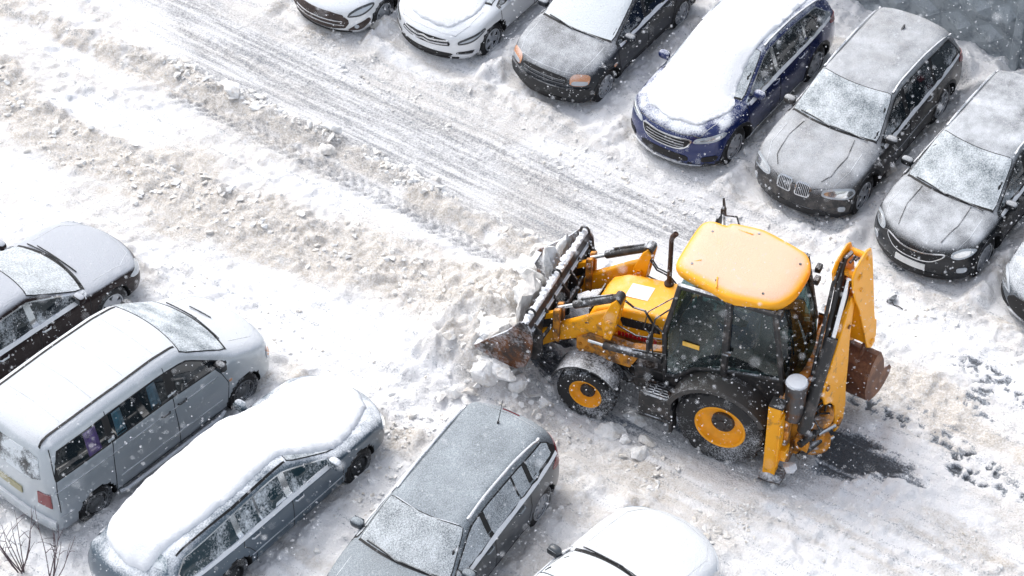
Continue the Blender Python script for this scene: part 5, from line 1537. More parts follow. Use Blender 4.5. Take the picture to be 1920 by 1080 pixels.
_ff = ramp_n(gn, math_n(gn, 'ADD', math_n(gn, 'MULTIPLY', noise_n(gn, _tc.outputs['Object'], 42, 3, .7), 1.0), math_n(gn, 'MULTIPLY', _low, .35)), .70, .92, .02, .60)
gn.links.new(_ff, _m2.inputs[0]); gn.links.new(_m1.outputs[0], _m2.inputs[1]); gn.links.new(_di.outputs[0], _m2.inputs[2])
gn.links.new(_m2.outputs[0], [x for x in gn.nodes if x.type == 'OUTPUT_MATERIAL'][0].inputs['Surface'])
CGLASS = g_

LD = thing('backhoe_loader', 'yellow backhoe loader with snow dusted roof pushing a heap of snow down the lane', 'backhoe loader', (LO[0], LO[1], 0), LA)

# chassis
mb = MB(); mb.box((.75, 0, .70), (3.1, .62, .42)); mb.box((2.13, 0, .52), (.22, 1.5, .20)); mb.box((0, 0, .70), (.40, 1.4, .36))
mb.box((1.95, 0, .95), (.9, .8, .35)); mb.box((.3, 0, 1.0), (1.7, 1.2, .4)); mb.box((1.15, .40, .85), (.7, .5, .45)); mb.box((1.15, -.40, .85), (.7, .5, .45))
mb.tube([(1.9, .45, .7), (1.6, .6, .62), (1.3, .62, .8)], .03); mb.tube([(1.8, .5, .9), (1.5, .66, .8), (1.2, .62, .95)], .025)
mb.build('chassis', [LBLK], LD, bevel=.02)
# bonnet
mb = MB()
hp = [(1.02, 1.12), (2.28, 1.02), (2.38, 1.30), (2.36, 1.52), (2.26, 1.70), (2.05, 1.83), (1.85, 1.87), (1.02, 1.97)]
mb.prism(hp, -.40, .40)
mb.build('engine_bonnet', [YELHOOD], LD, bevel=.07, seg=4)
for s_ in (1, -1):
    mb = MB(); mb.prism([(1.18, 1.13), (1.92, 1.06), (1.95, 1.34), (1.18, 1.46)], *sorted((s_ * .40, s_ * .43))); mb.build('side_panel', [YELD], LD, bevel=.01)
    mb = MB(); mb.prism([(1.86, 1.70), (1.24, 1.76), (1.20, 1.60), (1.80, 1.54)], s_ * .40, s_ * .412)
    for i in range(9):
        xx = 1.30 + i * .062; mb.box((xx, s_ * .415, 1.655), (.012, .006, .15))
    mb.build('engine_grille', [SEAM], LD)
    # worn red lettering block on the side of the bonnet
    mb = MB(); r_ = random.Random(4); xx = 1.24
    while xx < 1.86:
        wl_ = r_.uniform(.035, .06)
        mb.box((xx + wl_ / 2, s_ * .434, 1.43 - (xx - 1.24) * .075), (wl_, .006, .085)); 
        xx += wl_ + .012
    mb.build('red_marking', [plain('marking_red', (.55, .015, .02), .4, noise=.5, nscale=30)], LD)
mb = MB(); mb.box((0, 0, 0), (.36, .30, .006)); mb.v = [(v[0] + 1.71, v[1] - .02, v[2] + 1.894 - v[0] * .105) for v in mb.v]
mb.build('warning_label', [plain('label_white', (.78, .79, .74), .5, noise=.05, nscale=9)], LD)
mb = MB(); mb.box((2.385, 0, 1.35), (.02, .6, .42)); mb.build('front_grille', [LBLK], LD)
# exhaust
mb = MB(); mb.lathe([(.07, 1.90), (.075, 1.96), (.045, 1.99), (.036, 2.05)], 'z', (1.37, -.32, 0), 16)
mb.tube([(1.37, -.32, 1.9), (1.37, -.32, 2.82), (1.355, -.32, 2.90), (1.30, -.32, 2.98)], [.036, .036, .040, .042], 14, cap=False)
mb.tube([(1.37, -.32, 1.92), (1.37, -.32, 2.83), (1.30, -.32, 2.97)], .028, 10)
mb.build('exhaust_pipe', [plain('exhaust_rust', (.055, .028, .020), .75, noise=.5, nscale=14)], LD)

# cab
cab_low = [(-.86, 1.00), (-.90, 1.40), (-.82, 1.78), (.0, 1.60), (.55, 1.45), (.85, 1.15), (1.02, 1.12), (1.02, .85), (-.6, .85)]
for s_ in (1, -1):
    mb = MB(); mb.prism(cab_low, s_ * .60, s_ * .70); mb.build('cab_side_panel', [LBLK], LD, bevel=.02)
mb = MB(); mb.box((.08, 0, 1.02), (1.9, 1.3, .10)); mb.build('cab_floor', [INSIDE], LD)
def pillar(name, pts, r):
    mb = MB(); mb.tube(pts, r, 8); mb.build(name, [LBLK], LD)
A0 = [(.98, .72, 1.15), (1.02, .72, 2.0), (.84, .66, 2.98)]
B0 = [(.06, .74, 1.55), (.07, .70, 2.98)]
C0 = [(-.82, .72, 1.78), (-.60, .66, 3.0)]
for s_ in (1, -1):
    f = lambda L_: [(x, y * s_, z) for x, y, z in L_]
    pillar('cab_pillar', f(A0), .040); pillar('cab_pillar', f(B0), .060); pillar('cab_pillar', f(C0), .045)
    mb = MB(); mb.tube(f([(.84, .67, 2.96), (-.60, .67, 2.98)]), .045, 8); mb.build('roof_rail', [LBLK], LD)
    mb = MB(); mb.tube(f([(.98, .73, 1.16), (.80, .73, 1.18), (.52, .73, 1.47), (.06, .73, 1.62), (-.82, .73, 1.79)]), .030, 8)
    mb.build('door_frame', [LBLK], LD)
    # panes
    mb = MB(); P_ = [(.97, .715, 1.18), (.80, .715, 1.20), (.52, .715, 1.49), (.10, .715, 1.62), (.10, .685, 2.94), (.82, .665, 2.94), (1.0, .70, 2.0)]
    mb.add([(x, y * s_, z) for x, y, z in P_] + [(x, (y - .006) * s_, z) for x, y, z in P_], [tuple(range(7)), tuple(range(13, 6, -1))] + [(i, (i + 1) % 7, 7 + (i + 1) % 7, 7 + i) for i in range(7)])
    mb.build('door_glass', [CGLASS], LD, smooth=False)
    mb = MB(); P_ = [(.02, .715, 1.64), (-.79, .715, 1.81), (-.59, .675, 2.94), (.02, .685, 2.94)]
    mb.add([(x, y * s_, z) for x, y, z in P_] + [(x, (y - .006) * s_, z) for x, y, z in P_], [(0, 1, 2, 3), (7, 6, 5, 4)] + [(i, (i + 1) % 4, 4 + (i + 1) % 4, 4 + i) for i in range(4)])
    mb.build('side_glass', [CGLASS], LD, smooth=False)
    mb = MB(); mb.box((.02, .765 * s_, 2.02), (.10, .03, .07)); mb.tube(f([(.10, .76, 1.95), (.08, .79, 2.0), (.0, .79, 2.0)]), .012, 6); mb.build('door_handle', [BARE], LD)
# front screen
mb = MB(); P_ = [(1.02, -.68, 1.75), (1.02, .68, 1.75), (1.03, .68, 2.0), (.86, .62, 2.94), (.86, -.62, 2.94), (1.03, -.68, 2.0)]
mb.add(P_ + [(x - .008, y, z) for x, y, z in P_], [tuple(range(6)), tuple(range(11, 5, -1))]); mb.build('front_screen', [CGLASS], LD, smooth=False)
# curved rear screen
mb = MB(); rows = []
for z, xb_, wy in ((1.30, -.86, .50), (1.45, -.96, .60), (1.75, -1.00, .64), (2.1, -.97, .64), (2.5, -.86, .62), (2.96, -.68, .58)):
    rows.append([(xb_ + .22 * abs(t) ** 3 * (1 if z > 1.4 else 1.3), wy * t + .02 * t, z) for t in np.linspace(-1, 1, 11)])
vs = [p_ for r_ in rows for p_ in r_]
fs = [(i * 11 + k, i * 11 + k + 1, (i + 1) * 11 + k + 1, (i + 1) * 11 + k) for i in range(5) for k in range(10)]
mb.add(vs, fs); o = mb.build('rear_screen', [CGLASS], LD)
so_ = o.modifiers.new('solid', 'SOLIDIFY'); so_.thickness = .006
mb = MB(); mb.tube(rows[0], .022, 8); mb.tube([r_[0] for r_ in rows], .026, 8); mb.tube([r_[-1] for r_ in rows], .026, 8); mb.tube(rows[-1], .03, 8); mb.build('rear_screen_frame', [LBLK], LD)
mb = MB(); mb.box((.60, .721, 1.90), (.26, .004, .085)); mb.v = [(v[0], v[1], v[2] - (v[0] - .6) * .0) for v in mb.v]
mb.build('warning_label', [plain('label_yellow', (.80, .48, .08), .5, noise=.15)], LD)
# roof
rp = [(.98, -.55), (.99, .30), (.96, .46), (.84, .58), (.12, .80), (-.02, .82), (-.55, .74), (-.70, .62), (-.84, .30), (-.86, -.28), (-.76, -.52), (-.62, -.64), (.0, -.82), (.16, -.83), (.55, -.78), (.60, -.68), (.86, -.70)]
rp = chaikin([(a + .06, b_ * .90 + .0 if b_ > 0 else b_) for a, b_ in rp], 2, .2)
mb = MB()
n_ = len(rp); cx_, cy_ = .06, -.0
rings = []
for sc, z in ((.93, 2.955), (.985, 2.965), (1.0, 3.00), (1.0, 3.05), (.985, 3.085), (.955, 3.105), (.90, 3.115), (.86, 3.135), (.6, 3.15), (.25, 3.155)):
    rings.append([(cx_ + (a - cx_) * sc, cy_ + (b_ - cy_) * sc, z) for a, b_ in rp])
vs = [p_ for r_ in rings for p_ in r_]
fs = [(i * n_ + k, i * n_ + (k + 1) % n_, (i + 1) * n_ + (k + 1) % n_, (i + 1) * n_ + k) for i in range(len(rings) - 1) for k in range(n_)]
fs.append(tuple(range((len(rings) - 1) * n_, len(rings) * n_))); fs.append(tuple(reversed(range(n_))))
mb.add(vs, fs)
roof = mb.build('cab_roof', [YELROOF], LD, sharp=50)
for a, b_ in ((.80, .34), (.78, -.42), (-.35, .50), (.15, -.66), (.35, .52), (-.62, -.30)):
    mb = MB(); mb.lathe([(.020, 3.10), (.020, 3.148), (.001, 3.152)], 'z', (a, b_, 0), 10); mb.build('roof_bolt', [LBLK], roof)
mb = MB(); mb.tube([(.30, .66, 3.135), (.36, .46, 3.15)], .012, 6); mb.tube([(.82, .30, 3.12), (.70, .22, 3.145)], .016, 6); mb.tube([(.45, -.62, 3.13), (.22, -.60, 3.145)], .016, 6); mb.build('roof_rib', [YEL], roof)
# work lamps at the roof corners, mirror, wiper
for x_, y_ in ((-.80, -.55), (-.86, -.30), (-.62, .60)):
    mb = MB(); mb.box((x_ - .03, y_, 2.93), (.09, .14, .10)); mb.build('work_lamp', [BLACK], LD, bevel=.02)
def mirror(s_, base, arm, c_):
    mb = MB(); mb.tube(arm, .013, 6); mb.build('mirror_arm', [LBLK], LD)
    b_ = blob(c_, (.06, .20, .34), 3.5); b_.build('mirror', [LBLK], LD)
mirror(1, 0, [(1.0, .74, 1.45), (1.12, .88, 1.62), (1.16, .92, 2.05), (1.12, .86, 2.36), (.95, .72, 2.5)], (1.17, .92, 1.92))
mb = MB(); mb.tube([(1.16, .92, 2.08), (1.26, .95, 2.2), (1.22, .90, 2.5), (.92, .70, 2.72)], .010, 6); mb.build('mirror_arm', [LBLK], LD)
mb = MB(); mb.tube([(.70, -.72, 2.98), (.80, -.95, 3.02), (.86, -1.05, 3.20), (.84, -1.0, 3.3), (.76, -.92, 3.05), (.60, -.95, 3.06), (.52, -.86, 2.98)], .016, 6); mb.box((.82, -.97, 3.08), (.07, .06, .10)); mb.build('mirror_arm', [LBLK], LD)
b_ = blob((.90, -1.02, 2.75), (.06, .20, .34), 3.5); b_.build('mirror', [LBLK], LD)
# inside the cab
mb = MB(); mb.box((-.05, 0, 1.52), (.50, .50, .14)); mb.box((-.30, 0, 1.85), (.13, .48, .62), Matrix.Rotation(-.15, 3, 'Y')); mb.box((-.08, 0, 1.25), (.35, .35, .4)); mb.build('seat', [plain('seat_fabric', (.03, .035, .045), .9)], LD, bevel=.05)
mb = MB(); mb.box((.80, 0, 1.45), (.30, .60, .75)); mb.box((.78, 0, 1.86), (.36, .50, .10)); mb.build('dashboard', [INSIDE], LD, bevel=.04)
mb = MB()
mb.lathe([(.19 + .016 * math.cos(a), .016 * math.sin(a)) for a in np.linspace(0, 2 * math.pi, 9)[:-1]], 'z', (0, 0, 0), 28, close=True); mb.tube([(0, 0, 0), (0, 0, -.35)], .025); mb.tube([(-.19, 0, 0), (.19, 0, 0)], .014)
mb.xform(Matrix.Translation((.52, 0, 1.98)) @ Matrix.Rotation(-.5, 4, 'Y')); mb.build('steering_wheel', [INSIDE], LD)
mb = MB(); mb.box((-.55, -.20, 1.72), (.22, .30, .06)); 
for y_ in (-.3, -.1, .12, .3): mb.tube([(-.62, y_, 1.5), (-.66, y_, 1.95)], .014, 6); mb.lathe([(.0, 1.99), (.03, 1.97), (.03, 1.93), (.0, 1.90)], 'z', (-.66, y_, 0), 10)
mb.build('control_levers', [LBLK], LD)
mb = MB(); mb.box((-.30, -.60, 1.86), (.75, .12, .62)); mb.box((-.2, -.45, 1.45), (.7, .35, .5)); mb.build('console_and_view_blocker', [INSIDE], LD, bevel=.04)  # tall dark box added to block bright snow seen through the far pane
mb = MB(); mb.box((.74, .28, 2.35), (.02, .14, .10)); mb.build('papers', [plain('paper_green', (.22, .45, .40), .7)], LD)

# fenders
def arc_strip(cx, cz, r0, r1, a0, a1, y0, y1, n=18):
    out = []
    for i in range(n + 1):
        a = R(a0 + (a1 - a0) * i / n); out.append((cx + r1 * math.cos(a), cz + r1 * math.sin(a)))
    inn = []
    for i in range(n + 1):
        a = R(a1 + (a0 - a1) * i / n); inn.append((cx + r0 * math.cos(a), cz + r0 * math.sin(a)))
    m_ = MB(); m_.prism(out + inn, y0, y1); return m_
for s_ in (1, -1):
    y0, y1 = sorted((s_ * .66, s_ * 1.10))
    m_ = arc_strip(0, .70, .80, .84, 20, 152, y0, y1); 
    y2, y3 = sorted((s_ * 1.085, s_ * 1.12)); q_ = arc_strip(0, .70, .77, .845, 20, 152, y2, y3); m_.add(q_.v, q_.f)
    y2, y3 = sorted((s_ * .64, s_ * .68)); q_ = arc_strip(0, .70, .5, .84, 15, 165, y2, y3); m_.add(q_.v, q_.f)
    m_.build('rear_fender', [LFEN], LD, bevel=.012)
    y0, y1 = sorted((s_ * .66, s_ * 1.06))
    m_ = arc_strip(2.13, .50, .55, .58, 12, 150, y0, y1); y2, y3 = sorted((s_ * .64, s_ * .67)); q_ = arc_strip(2.13, .50, .35, .58, 15, 160, y2, y3); m_.add(q_.v, q_.f)
    m_.build('front_fender', [LFENF], LD, bevel=.02)
# steps
for s_ in (1, -1):
    mb = MB(); mb.box((1.0, s_ * .86, .70), (.52, .34, .46)); mb.box((1.0, s_ * .98, .50), (.60, .14, .05)); mb.box((.74, s_ * .9, .50), (.05, .25, .5))
    mb.build('step_box', [LBLK], LD, bevel=.015)
    mb = MB()
    for i in range(5): mb.box((1.0, s_ * (.76 + i * .055), .945), (.42, .018, .03))
    for i in range(4): mb.box((.82 + i * .12, s_ * .87, .945), (.018, .24, .03))
    mb.build('step_tread', [BARE], LD)

# wheels with deep bar tread
def big_wheel(r, wd, rim_r, nl, name='wheel'):
    h = wd / 2
    t = MB()
    t.lathe([(rim_r * .96, -h * .75), (rim_r * 1.02, -h * .82), (r * .80, -h * 1.0), (r * .90, -h * .97), (r * .945, -h * .8), (r * .955, -h * .3), (r * .955, h * .3), (r * .945, h * .8), (r * .90, h * .97), (r * .80, h * 1.0), (rim_r * 1.02, h * .82), (rim_r * .96, h * .70)], n=60, close=True)
    for side in (1, -1):
        for k_ in range(nl):
            a0 = 2 * math.pi * (k_ + (.5 if side < 0 else 0)) / nl
            tw_ = 2 * math.pi / nl
            pts = []
            for t_ in np.linspace(0, 1, 5):
                y_ = side * h * (-.06 + 1.04 * t_); a_ = a0 + tw_ * .75 * (1 - t_)
                rr_ = r * (1.0 if t_ < .8 else 1.0 - (t_ - .8) * .25)
                pts.append((a_, y_, rr_))
            wdt = tw_ * .22
            vs = []; fs = []
            for a_, y_, rr_ in pts:
                for dr, da in ((-.06 * r, -wdt * 1.3), (0, -wdt * .8), (0, wdt * .8), (-.06 * r, wdt * 1.3)):
                    vs.append(((rr_ + dr) * math.cos(a_ + da), y_, (rr_ + dr) * math.sin(a_ + da)))
            for i in range(4):
                for j in range(3):
                    q_ = (i * 4 + j, i * 4 + j + 1, (i + 1) * 4 + j + 1, (i + 1) * 4 + j)
                    fs.append(q_ if side > 0 else q_[::-1])
            fs.append((0, 1, 2, 3)[::-1] if side > 0 else (0, 1, 2, 3)); fs.append((16, 17, 18, 19) if side > 0 else (16, 17, 18, 19)[::-1])
            t.add(vs, fs)
    m_ = MB()
    m_.lathe([(rim_r * .99, h * .72), (rim_r * 1.03, h * .80), (rim_r * .99, h * .86), (rim_r * .93, h * .80), (rim_r * .88, h * .40), (rim_r * .80, h * .25), (rim_r * .55, h * .10), (rim_r * .42, h * .12), (rim_r * .40, h * .12)], n=44, mi=0)
    m_.lathe([(rim_r * .46, h * .11), (rim_r * .44, h * .34), (rim_r * .36, h * .40), (rim_r * .18, h * .42), (rim_r * .17, h * .55), (.003, h * .55)], n=28, mi=1)
    for k_ in range(8):
        a_ = 2 * math.pi * k_ / 8
        m_.lathe([(.018, h * .38), (.018, h * .46), (.002, h * .46)], c=(rim_r * .31 * math.cos(a_), 0, rim_r * .31 * math.sin(a_)), n=6, mi=1)
    m_.lathe([(rim_r * .99, -h * .72), (rim_r * .6, -h * .3), (.01, -h * .3)][::-1], n=30, mi=1)
    return t, m_
for (x_, r, wd, rim_r, nl, yc, z_) in ((-.03, .71, .42, .395, 19, .82, .70), (2.13, .475, .32, .262, 17, .87, .475)):
    t, m_ = big_wheel(r, wd, rim_r, nl)
    to = t.build('wheel', [LTYRE], LD, sharp=30); to.location = (x_, yc, z_); to.rotation_euler = (0, .3, 0)
    mo = m_.build('rim', [LRIM, LHUB], to)
    t2 = bpy.data.objects.new('wheel', to.data); COL.objects.link(t2); t2.parent = LD; t2.location = (x_, -yc, z_); t2.rotation_euler = (0, 0, math.pi)
    m2 = bpy.data.objects.new('rim', mo.data); COL.objects.link(m2); m2.parent = t2

# loader arms and rams
BE = .02
for s_ in (1, -1):
    y0, y1 = sorted((s_ * .54, s_ * .66))
    mb = MB(); mb.prism([(3.20, .78), (3.16, 1.10), (2.72, 1.40), (2.42, 1.62), (2.13, 1.84), (1.98, 1.94), (1.80, 1.80), (1.86, 1.50), (2.05, 1.42), (2.35, 1.28), (2.74, 1.06), (3.05, .80)], y0, y1)
    mb.build('loader_arm', [YEL], LD, bevel=BE)
    mb = MB(); mb.prism([(2.02, 1.86), (1.88, 2.22), (1.80, 2.32), (1.73, 2.22), (1.80, 1.80), (1.86, 1.48), (1.98, 1.48)], *sorted((s_ * .67, s_ * .73)))
    mb.prism([(2.02, 1.86), (1.88, 2.22), (1.80, 2.32), (1.73, 2.22), (1.80, 1.80), (1.86, 1.48), (1.98, 1.48)], *sorted((s_ * .47, s_ * .53)))
    for p_ in ((1.90, 1.86), (1.91, 1.56)): mb.lathe([(.001, s_ * .76), (.035, s_ * .755), (.035, s_ * .44)] if s_ > 0 else [(.035, s_ * .44), (.035, s_ * .755), (.001, s_ * .76)], c=(p_[0], 0, p_[1]), n=14)
    mb.build('lever_plate', [YEL], LD, bevel=.012)
    mb = MB(); mb.prism([(2.42, 1.30), (2.42, 1.08), (2.36, 1.03), (2.12, 1.02), (1.55, 1.02), (1.42, 1.28), (.98, 1.40), (.98, 1.60), (1.55, 1.42), (2.2, 1.46)], *sorted((s_ * .56, s_ * .70)))
    for p_ in ((2.36, 1.20), (2.24, 1.16)): mb.lathe([(.001, .718), (.032, .715), (.032, .60)], c=(p_[0], 0, p_[1]), n=12)
    mb.build('arm_tower', [YELD], LD, bevel=BE)
    mb = MB(); mb.tube([(2.20, s_ * .76, 1.38), (1.9, s_ * .76, 1.385)], .028, 10); mb.build('lift_rod', [STEEL], LD)
    mb = MB(); mb.tube([(1.95, s_ * .76, 1.385), (1.02, s_ * .76, 1.46)], .062, 14); mb.tube([(1.5, s_ * .76, 1.49), (1.05, s_ * .74, 1.55)], .018, 6); mb.build('lift_ram', [LBLK], LD)
    mb = MB(); mb.tube([(1.82, s_ * .60, 2.27), (2.50, s_ * .60, 1.86)], .065, 14); mb.tube([(1.90, s_ * .60, 2.30), (2.40, s_ * .60, 2.02)], .018, 6); mb.lathe([(.001, s_ * .60 + .09), (.075, s_ * .60 + .09), (.075, s_ * .60 - .09), (.001, s_ * .60 - .09)][::-1], c=(1.80, 0, 2.27), n=16)
    mb.build('tilt_ram', [LBLK], LD)
    mb = MB(); mb.tube([(2.48, s_ * .60, 1.87), (2.75, s_ * .60, 1.70)], .032, 10); mb.build('tilt_rod', [STEEL], LD)
    mb = MB(); mb.prism([(2.70, 1.76), (2.80, 1.72), (2.80, 1.10), (2.70, 1.08)], *sorted((s_ * .50, s_ * .56))); mb.prism([(2.70, 1.76), (2.80, 1.72), (2.80, 1.10), (2.70, 1.08)], *sorted((s_ * .66, s_ * .72)))
    mb.build('bucket_lever', [YELD], LD, bevel=.01)
    mb = MB(); mb.prism([(2.72, 1.66), (3.10, 1.44), (3.10, 1.33), (2.74, 1.54)], *sorted((s_ * .57, s_ * .65))); mb.build('bucket_link', [YEL], LD, bevel=.01)
    mb = MB(); pts = [(1.80, s_ * .5, 2.2), (1.62, s_ * .44, 2.02), (1.45, s_ * .42, 2.0), (1.30, s_ * .44, 1.80), (1.05, s_ * .5, 1.72)]; mb.tube(pts, .014, 6); mb.tube([(a, b_ + s_ * .03, c_ + .02) for a, b_, c_ in pts], .012, 6)
    mb.tube([(1.0, s_ * .62, 1.75), (1.5, s_ * .60, 1.62), (1.9, s_ * .58, 1.72), (2.3, s_ * .66, 1.62)], .014, 6)
    mb.build('hydraulic_pipe', [HOSE], LD)
mb = MB(); mb.box((2.30, 0, 1.42), (.14, 1.10, .14)); mb.box((3.05, 0, .92), (.10, 1.2, .12)); mb.build('arm_cross_tube', [YELD], LD, bevel=.03)

# front bucket
prof = [(3.05, 1.70), (3.00, 1.58), (2.98, 1.35), (3.00, 1.10), (3.08, .88), (3.22, .78), (3.45, .80), (3.85, .92)]
thk = [(x + .035, z + .02) for x, z in prof]
mb = MB(); inner = [(x + .03, z + .018) for x, z in prof]
mb.prism(prof + inner[::-1], -1.14, 1.14)
mb.build('bucket_shell', [BARE], LD, bevel=.006)
bk = [o for o in LD.children if o.name.startswith('bucket_shell')][0]
for s_ in (1, -1):
    mb = MB(); mb.prism([(3.02, 1.72), (3.14, 1.74), (3.36, 1.46), (3.90, .95), (3.88, .88), (3.44, .76), (3.20, .73), (3.05, .84), (2.96, 1.08), (2.93, 1.36), (2.95, 1.60)], *sorted((s_ * 1.14, s_ * 1.17)))
    mb.build('bucket_side_plate', [snowy('bucket_side_rust', (.035, .026, .024), .45, metal=.4, cover=.62, lo=-.5, hi=.7, patch=1.3, grain=22, dirt=(.16, .06, .02), dirt_amt=.55, side=.12)], LD, bevel=.008)
mb = MB(); mb.tube([(3.06, -1.17, 1.72), (3.06, 1.17, 1.72)], .055, 8); mb.box((3.0, 0, 1.50), (.10, 2.2, .10)); mb.box((3.86, 0, .925), (.10, 2.3, .03))
mb.build('bucket_top_beam', [snowy('bucket_top_snowed', (.03, .03, .032), .5, cover=.95, lo=.0, hi=.6, patch=.5, soft=.8, grain=24)], LD, bevel=.01)
mb = MB()
for y_ in (-1.0, -.62, -.3, .0, .3, .62, 1.0):
    mb.prism([(2.97, 1.62), (2.84, 1.46), (2.84, 1.0), (3.02, .85)], y_ - .02, y_ + .02)
mb.box((2.88, 0, 1.22), (.08, 1.3, .10)); mb.tube([(2.86, -1.0, 1.35), (2.84, 0, 1.3), (2.86, 1.0, 1.35)], .03, 8)
mb.build('bucket_rib', [LBLK], LD, bevel=.006)
mb = MB()
for y_ in (.04, .98, -1.02):
    ps = [(3.04 + .07 * math.cos(a), y_, 1.79 + .09 * math.sin(a)) for a in np.linspace(-.3, 3.4, 9)]; mb.tube(ps, .02, 7)
mb.build('lifting_eye', [LBLK], LD)

mb = MB(); r_ = random.Random(8)
for i in range(26):
    y_ = -1.12 + i * .09; chunk_geo(mb, (3.06 + r_.uniform(-.01, .03), y_, 1.765), (.12 * r_.uniform(.8, 1.2), .14, .07 * r_.uniform(.6, 1.3)), 100 + i, r_.random())
crumble(mb.build('caked_snow', [SNOWM], LD, smooth=False), .03)
# rear frame, stabilisers
mb = MB(); mb.box((-1.0, 0, 1.52), (.20, 1.80, .20)); mb.box((-1.0, 0, .48), (.22, 1.9, .22)); mb.box((-.98, .86, 1.0), (.16, .16, 1.1)); mb.box((-.98, -.86, 1.0), (.16, .16, 1.1)); mb.box((-.86, 0, 1.0), (.10, 1.5, .9))
mb.build('rear_frame', [YELD], LD, bevel=.015)
for s_ in (1, -1):
    mb = MB(); mb.box((-.88, s_ * 1.06, .92), (.19, .17, 1.42)); mb.box((-.985, s_ * 1.06, .92), (.03, .20, 1.0)); mb.box((-1.02, s_ * .98, .62), (.14, .20, .22))
    mb.build('stabiliser_leg', [YEL if s_ > 0 else YELD], LD, bevel=.012)
    mb = MB(); mb.box((-.90, s_ * 1.05, 1.645), (.22, .20, .05)); mb.build('stabiliser_cap', [LBLK], LD, bevel=.01)
    mb = MB(); mb.lathe([(.03, .10), (.14, .13), (.19, .19), (.17, .21), (.05, .28), (.04, .32)], 'z', (-.90, s_ * 1.06, 0), 18); mb.box((-.92, s_ * 1.06, .15), (.34, .30, .05)); mb.build('stabiliser_foot', [BARE], LD)
    mb = MB(); mb.lathe([(.001, 1.25), (.15, 1.25), (.155, 1.30), (.155, 1.86), (.165, 1.88), (.165, 1.95), (.001, 1.952)], 'z', (-1.08, s_ * .83, 0), 26); mb.tube([(-1.08, s_ * .70, 1.2), (-1.2, s_ * .66, 1.5), (-1.14, s_ * .74, 1.8)], .012, 6)
    cyl = mb.build('jack_cylinder', [BARE if s_ > 0 else YELD], LD)
    mb = MB(); mb.lathe([(.15, 1.953), (.148, 1.985), (.10, 2.005), (.001, 2.01)], 'z', (-1.08, s_ * .83, 0), 22); mb.build('snow_cap', [SNOWM], cyl)
# slewing head
KX, KY = -1.28, .36
mb = MB(); mb.lathe([(.001, .30), (.24, .30), (.27, .34), (.27, .44), (.16, .46), (.16, .86), (.27, .88), (.27, .98), (.20, 1.04), (.001, 1.04)], 'z', (KX, KY, 0), 26)
mb.box((KX + .16, KY, .66), (.24, .62, .72)); mb.box((KX, KY - .02, .66), (.12, .50, .10)); mb.box((KX + .06, KY + .34, .62), (.20, .14, .30)); mb.box((KX - .05, KY - .34, .66), (.22, .12, .6))
mb.build('slewing_head', [YELD], LD, bevel=.015)
for dz in (.48, .74):
    mb = MB(); mb.tube([(KX + .05, KY + .50, dz), (KX - .12, KY + .05, dz)], .055, 12); mb.build('slew_ram', [LBLK], LD)
    mb = MB(); mb.tube([(KX - .10, KY + .12, dz - .08), (KX - .26, KY - .18, dz - .10)], .038, 10); mb.build('slew_rod', [STEEL], LD)
mb = MB(); r_ = random.Random(12)
for i in range(16):
    a0 = r_.uniform(0, 6.28); z_ = r_.uniform(.8, 1.25)
    p0 = Vector((KX + .10 + .1 * math.cos(a0), KY + .3 * math.sin(a0), z_)); p1 = Vector((KX - .05 + r_.uniform(-.15, .15), KY + r_.uniform(-.35, .35), r_.uniform(.5, 1.5)))
    md_ = (p0 + p1) / 2 + Vector((r_.uniform(-.25, -.05), r_.uniform(-.2, .2), r_.uniform(-.1, .3)))
    mb.tube([p0, (p0 + md_) / 2 + Vector((0, 0, .06)), md_, (p1 + md_) / 2 + Vector((0, 0, .03)), p1], .017, 6)
mb.build('hydraulic_hose', [HOSE], LD)
mb = MB(); chunk_geo(mb, (KX - .05, KY + .12, .40), (.30, .34, .10), 3); chunk_geo(mb, (KX + .0, KY - .25, .42), (.22, .24, .10), 6); chunk_geo(mb, (KX - .02, KY + .36, 1.06), (.16, .26, .06), 8); chunk_geo(mb, (KX + .1, KY + .62, .36), (.26, .3, .16), 9)
mb.build('caked_snow', [SNOWM], LD, smooth=False)

# boom, swung across the back; P runs along the boom plane, W towards the cab
BA = R(-98.3); B0_ = Vector((-1.45, .55, 0))
BM = Matrix.Translation(B0_) @ Matrix.Rotation(BA, 4, 'Z')
def bobj(mb, name, mats, bevel=.01, **k):
    mb.xform(BM); return mb.build(name, mats, LD, bevel=bevel, **k)
boomp = [(.50, .36), (.64, .34), (.75, .42), (.78, .72), (.71, 1.16), (.68, 1.70), (.62, 2.32), (.62, 3.10), (.52, 3.12), (.30, 2.55), (-.06, 1.82), (-.10, 1.66), (.02, 1.36), (.22, 1.24), (.38, 1.02), (.44, .72)]
mb = MB(); mb.prism(boomp, 0, .035); mb.prism(boomp, .19, .22)
mb.prism([(.56, 1.2), (.60, 2.4), (.58, 3.08), (.50, 3.04), (.20, 2.28), (.08, 1.80), (.14, 1.5)], .035, .19)
bobj(mb, 'boom', [YEL])
mb = MB()
for p_, z_, r__ in ((.02, 1.72, .05), (.60, .50, .07), (.52, 2.55, .035)): mb.lathe([(.001, -.03), (r__, -.025), (r__, .24), (.001, .245)], c=(p_, 0, z_), n=16)
bobj(mb, 'boom_pin', [YELD], bevel=0)
mb = MB(); mb.tube([(-.38, .12, 1.10), (-.32, .12, 1.30), (.24, .12, 2.50)], .098, 18); mb.lathe([(.001, .05), (.09, .05), (.09, .25), (.001, .25)], c=(-.28, 0, 1.2), n=14)
bobj(mb, 'dipper_ram', [LBLK], bevel=0)
mb = MB(); mb.tube([(.23, .10, 2.48), (.54, .10, 3.42)], .044, 14); bobj(mb, 'dipper_ram_rod', [STEEL], bevel=0)
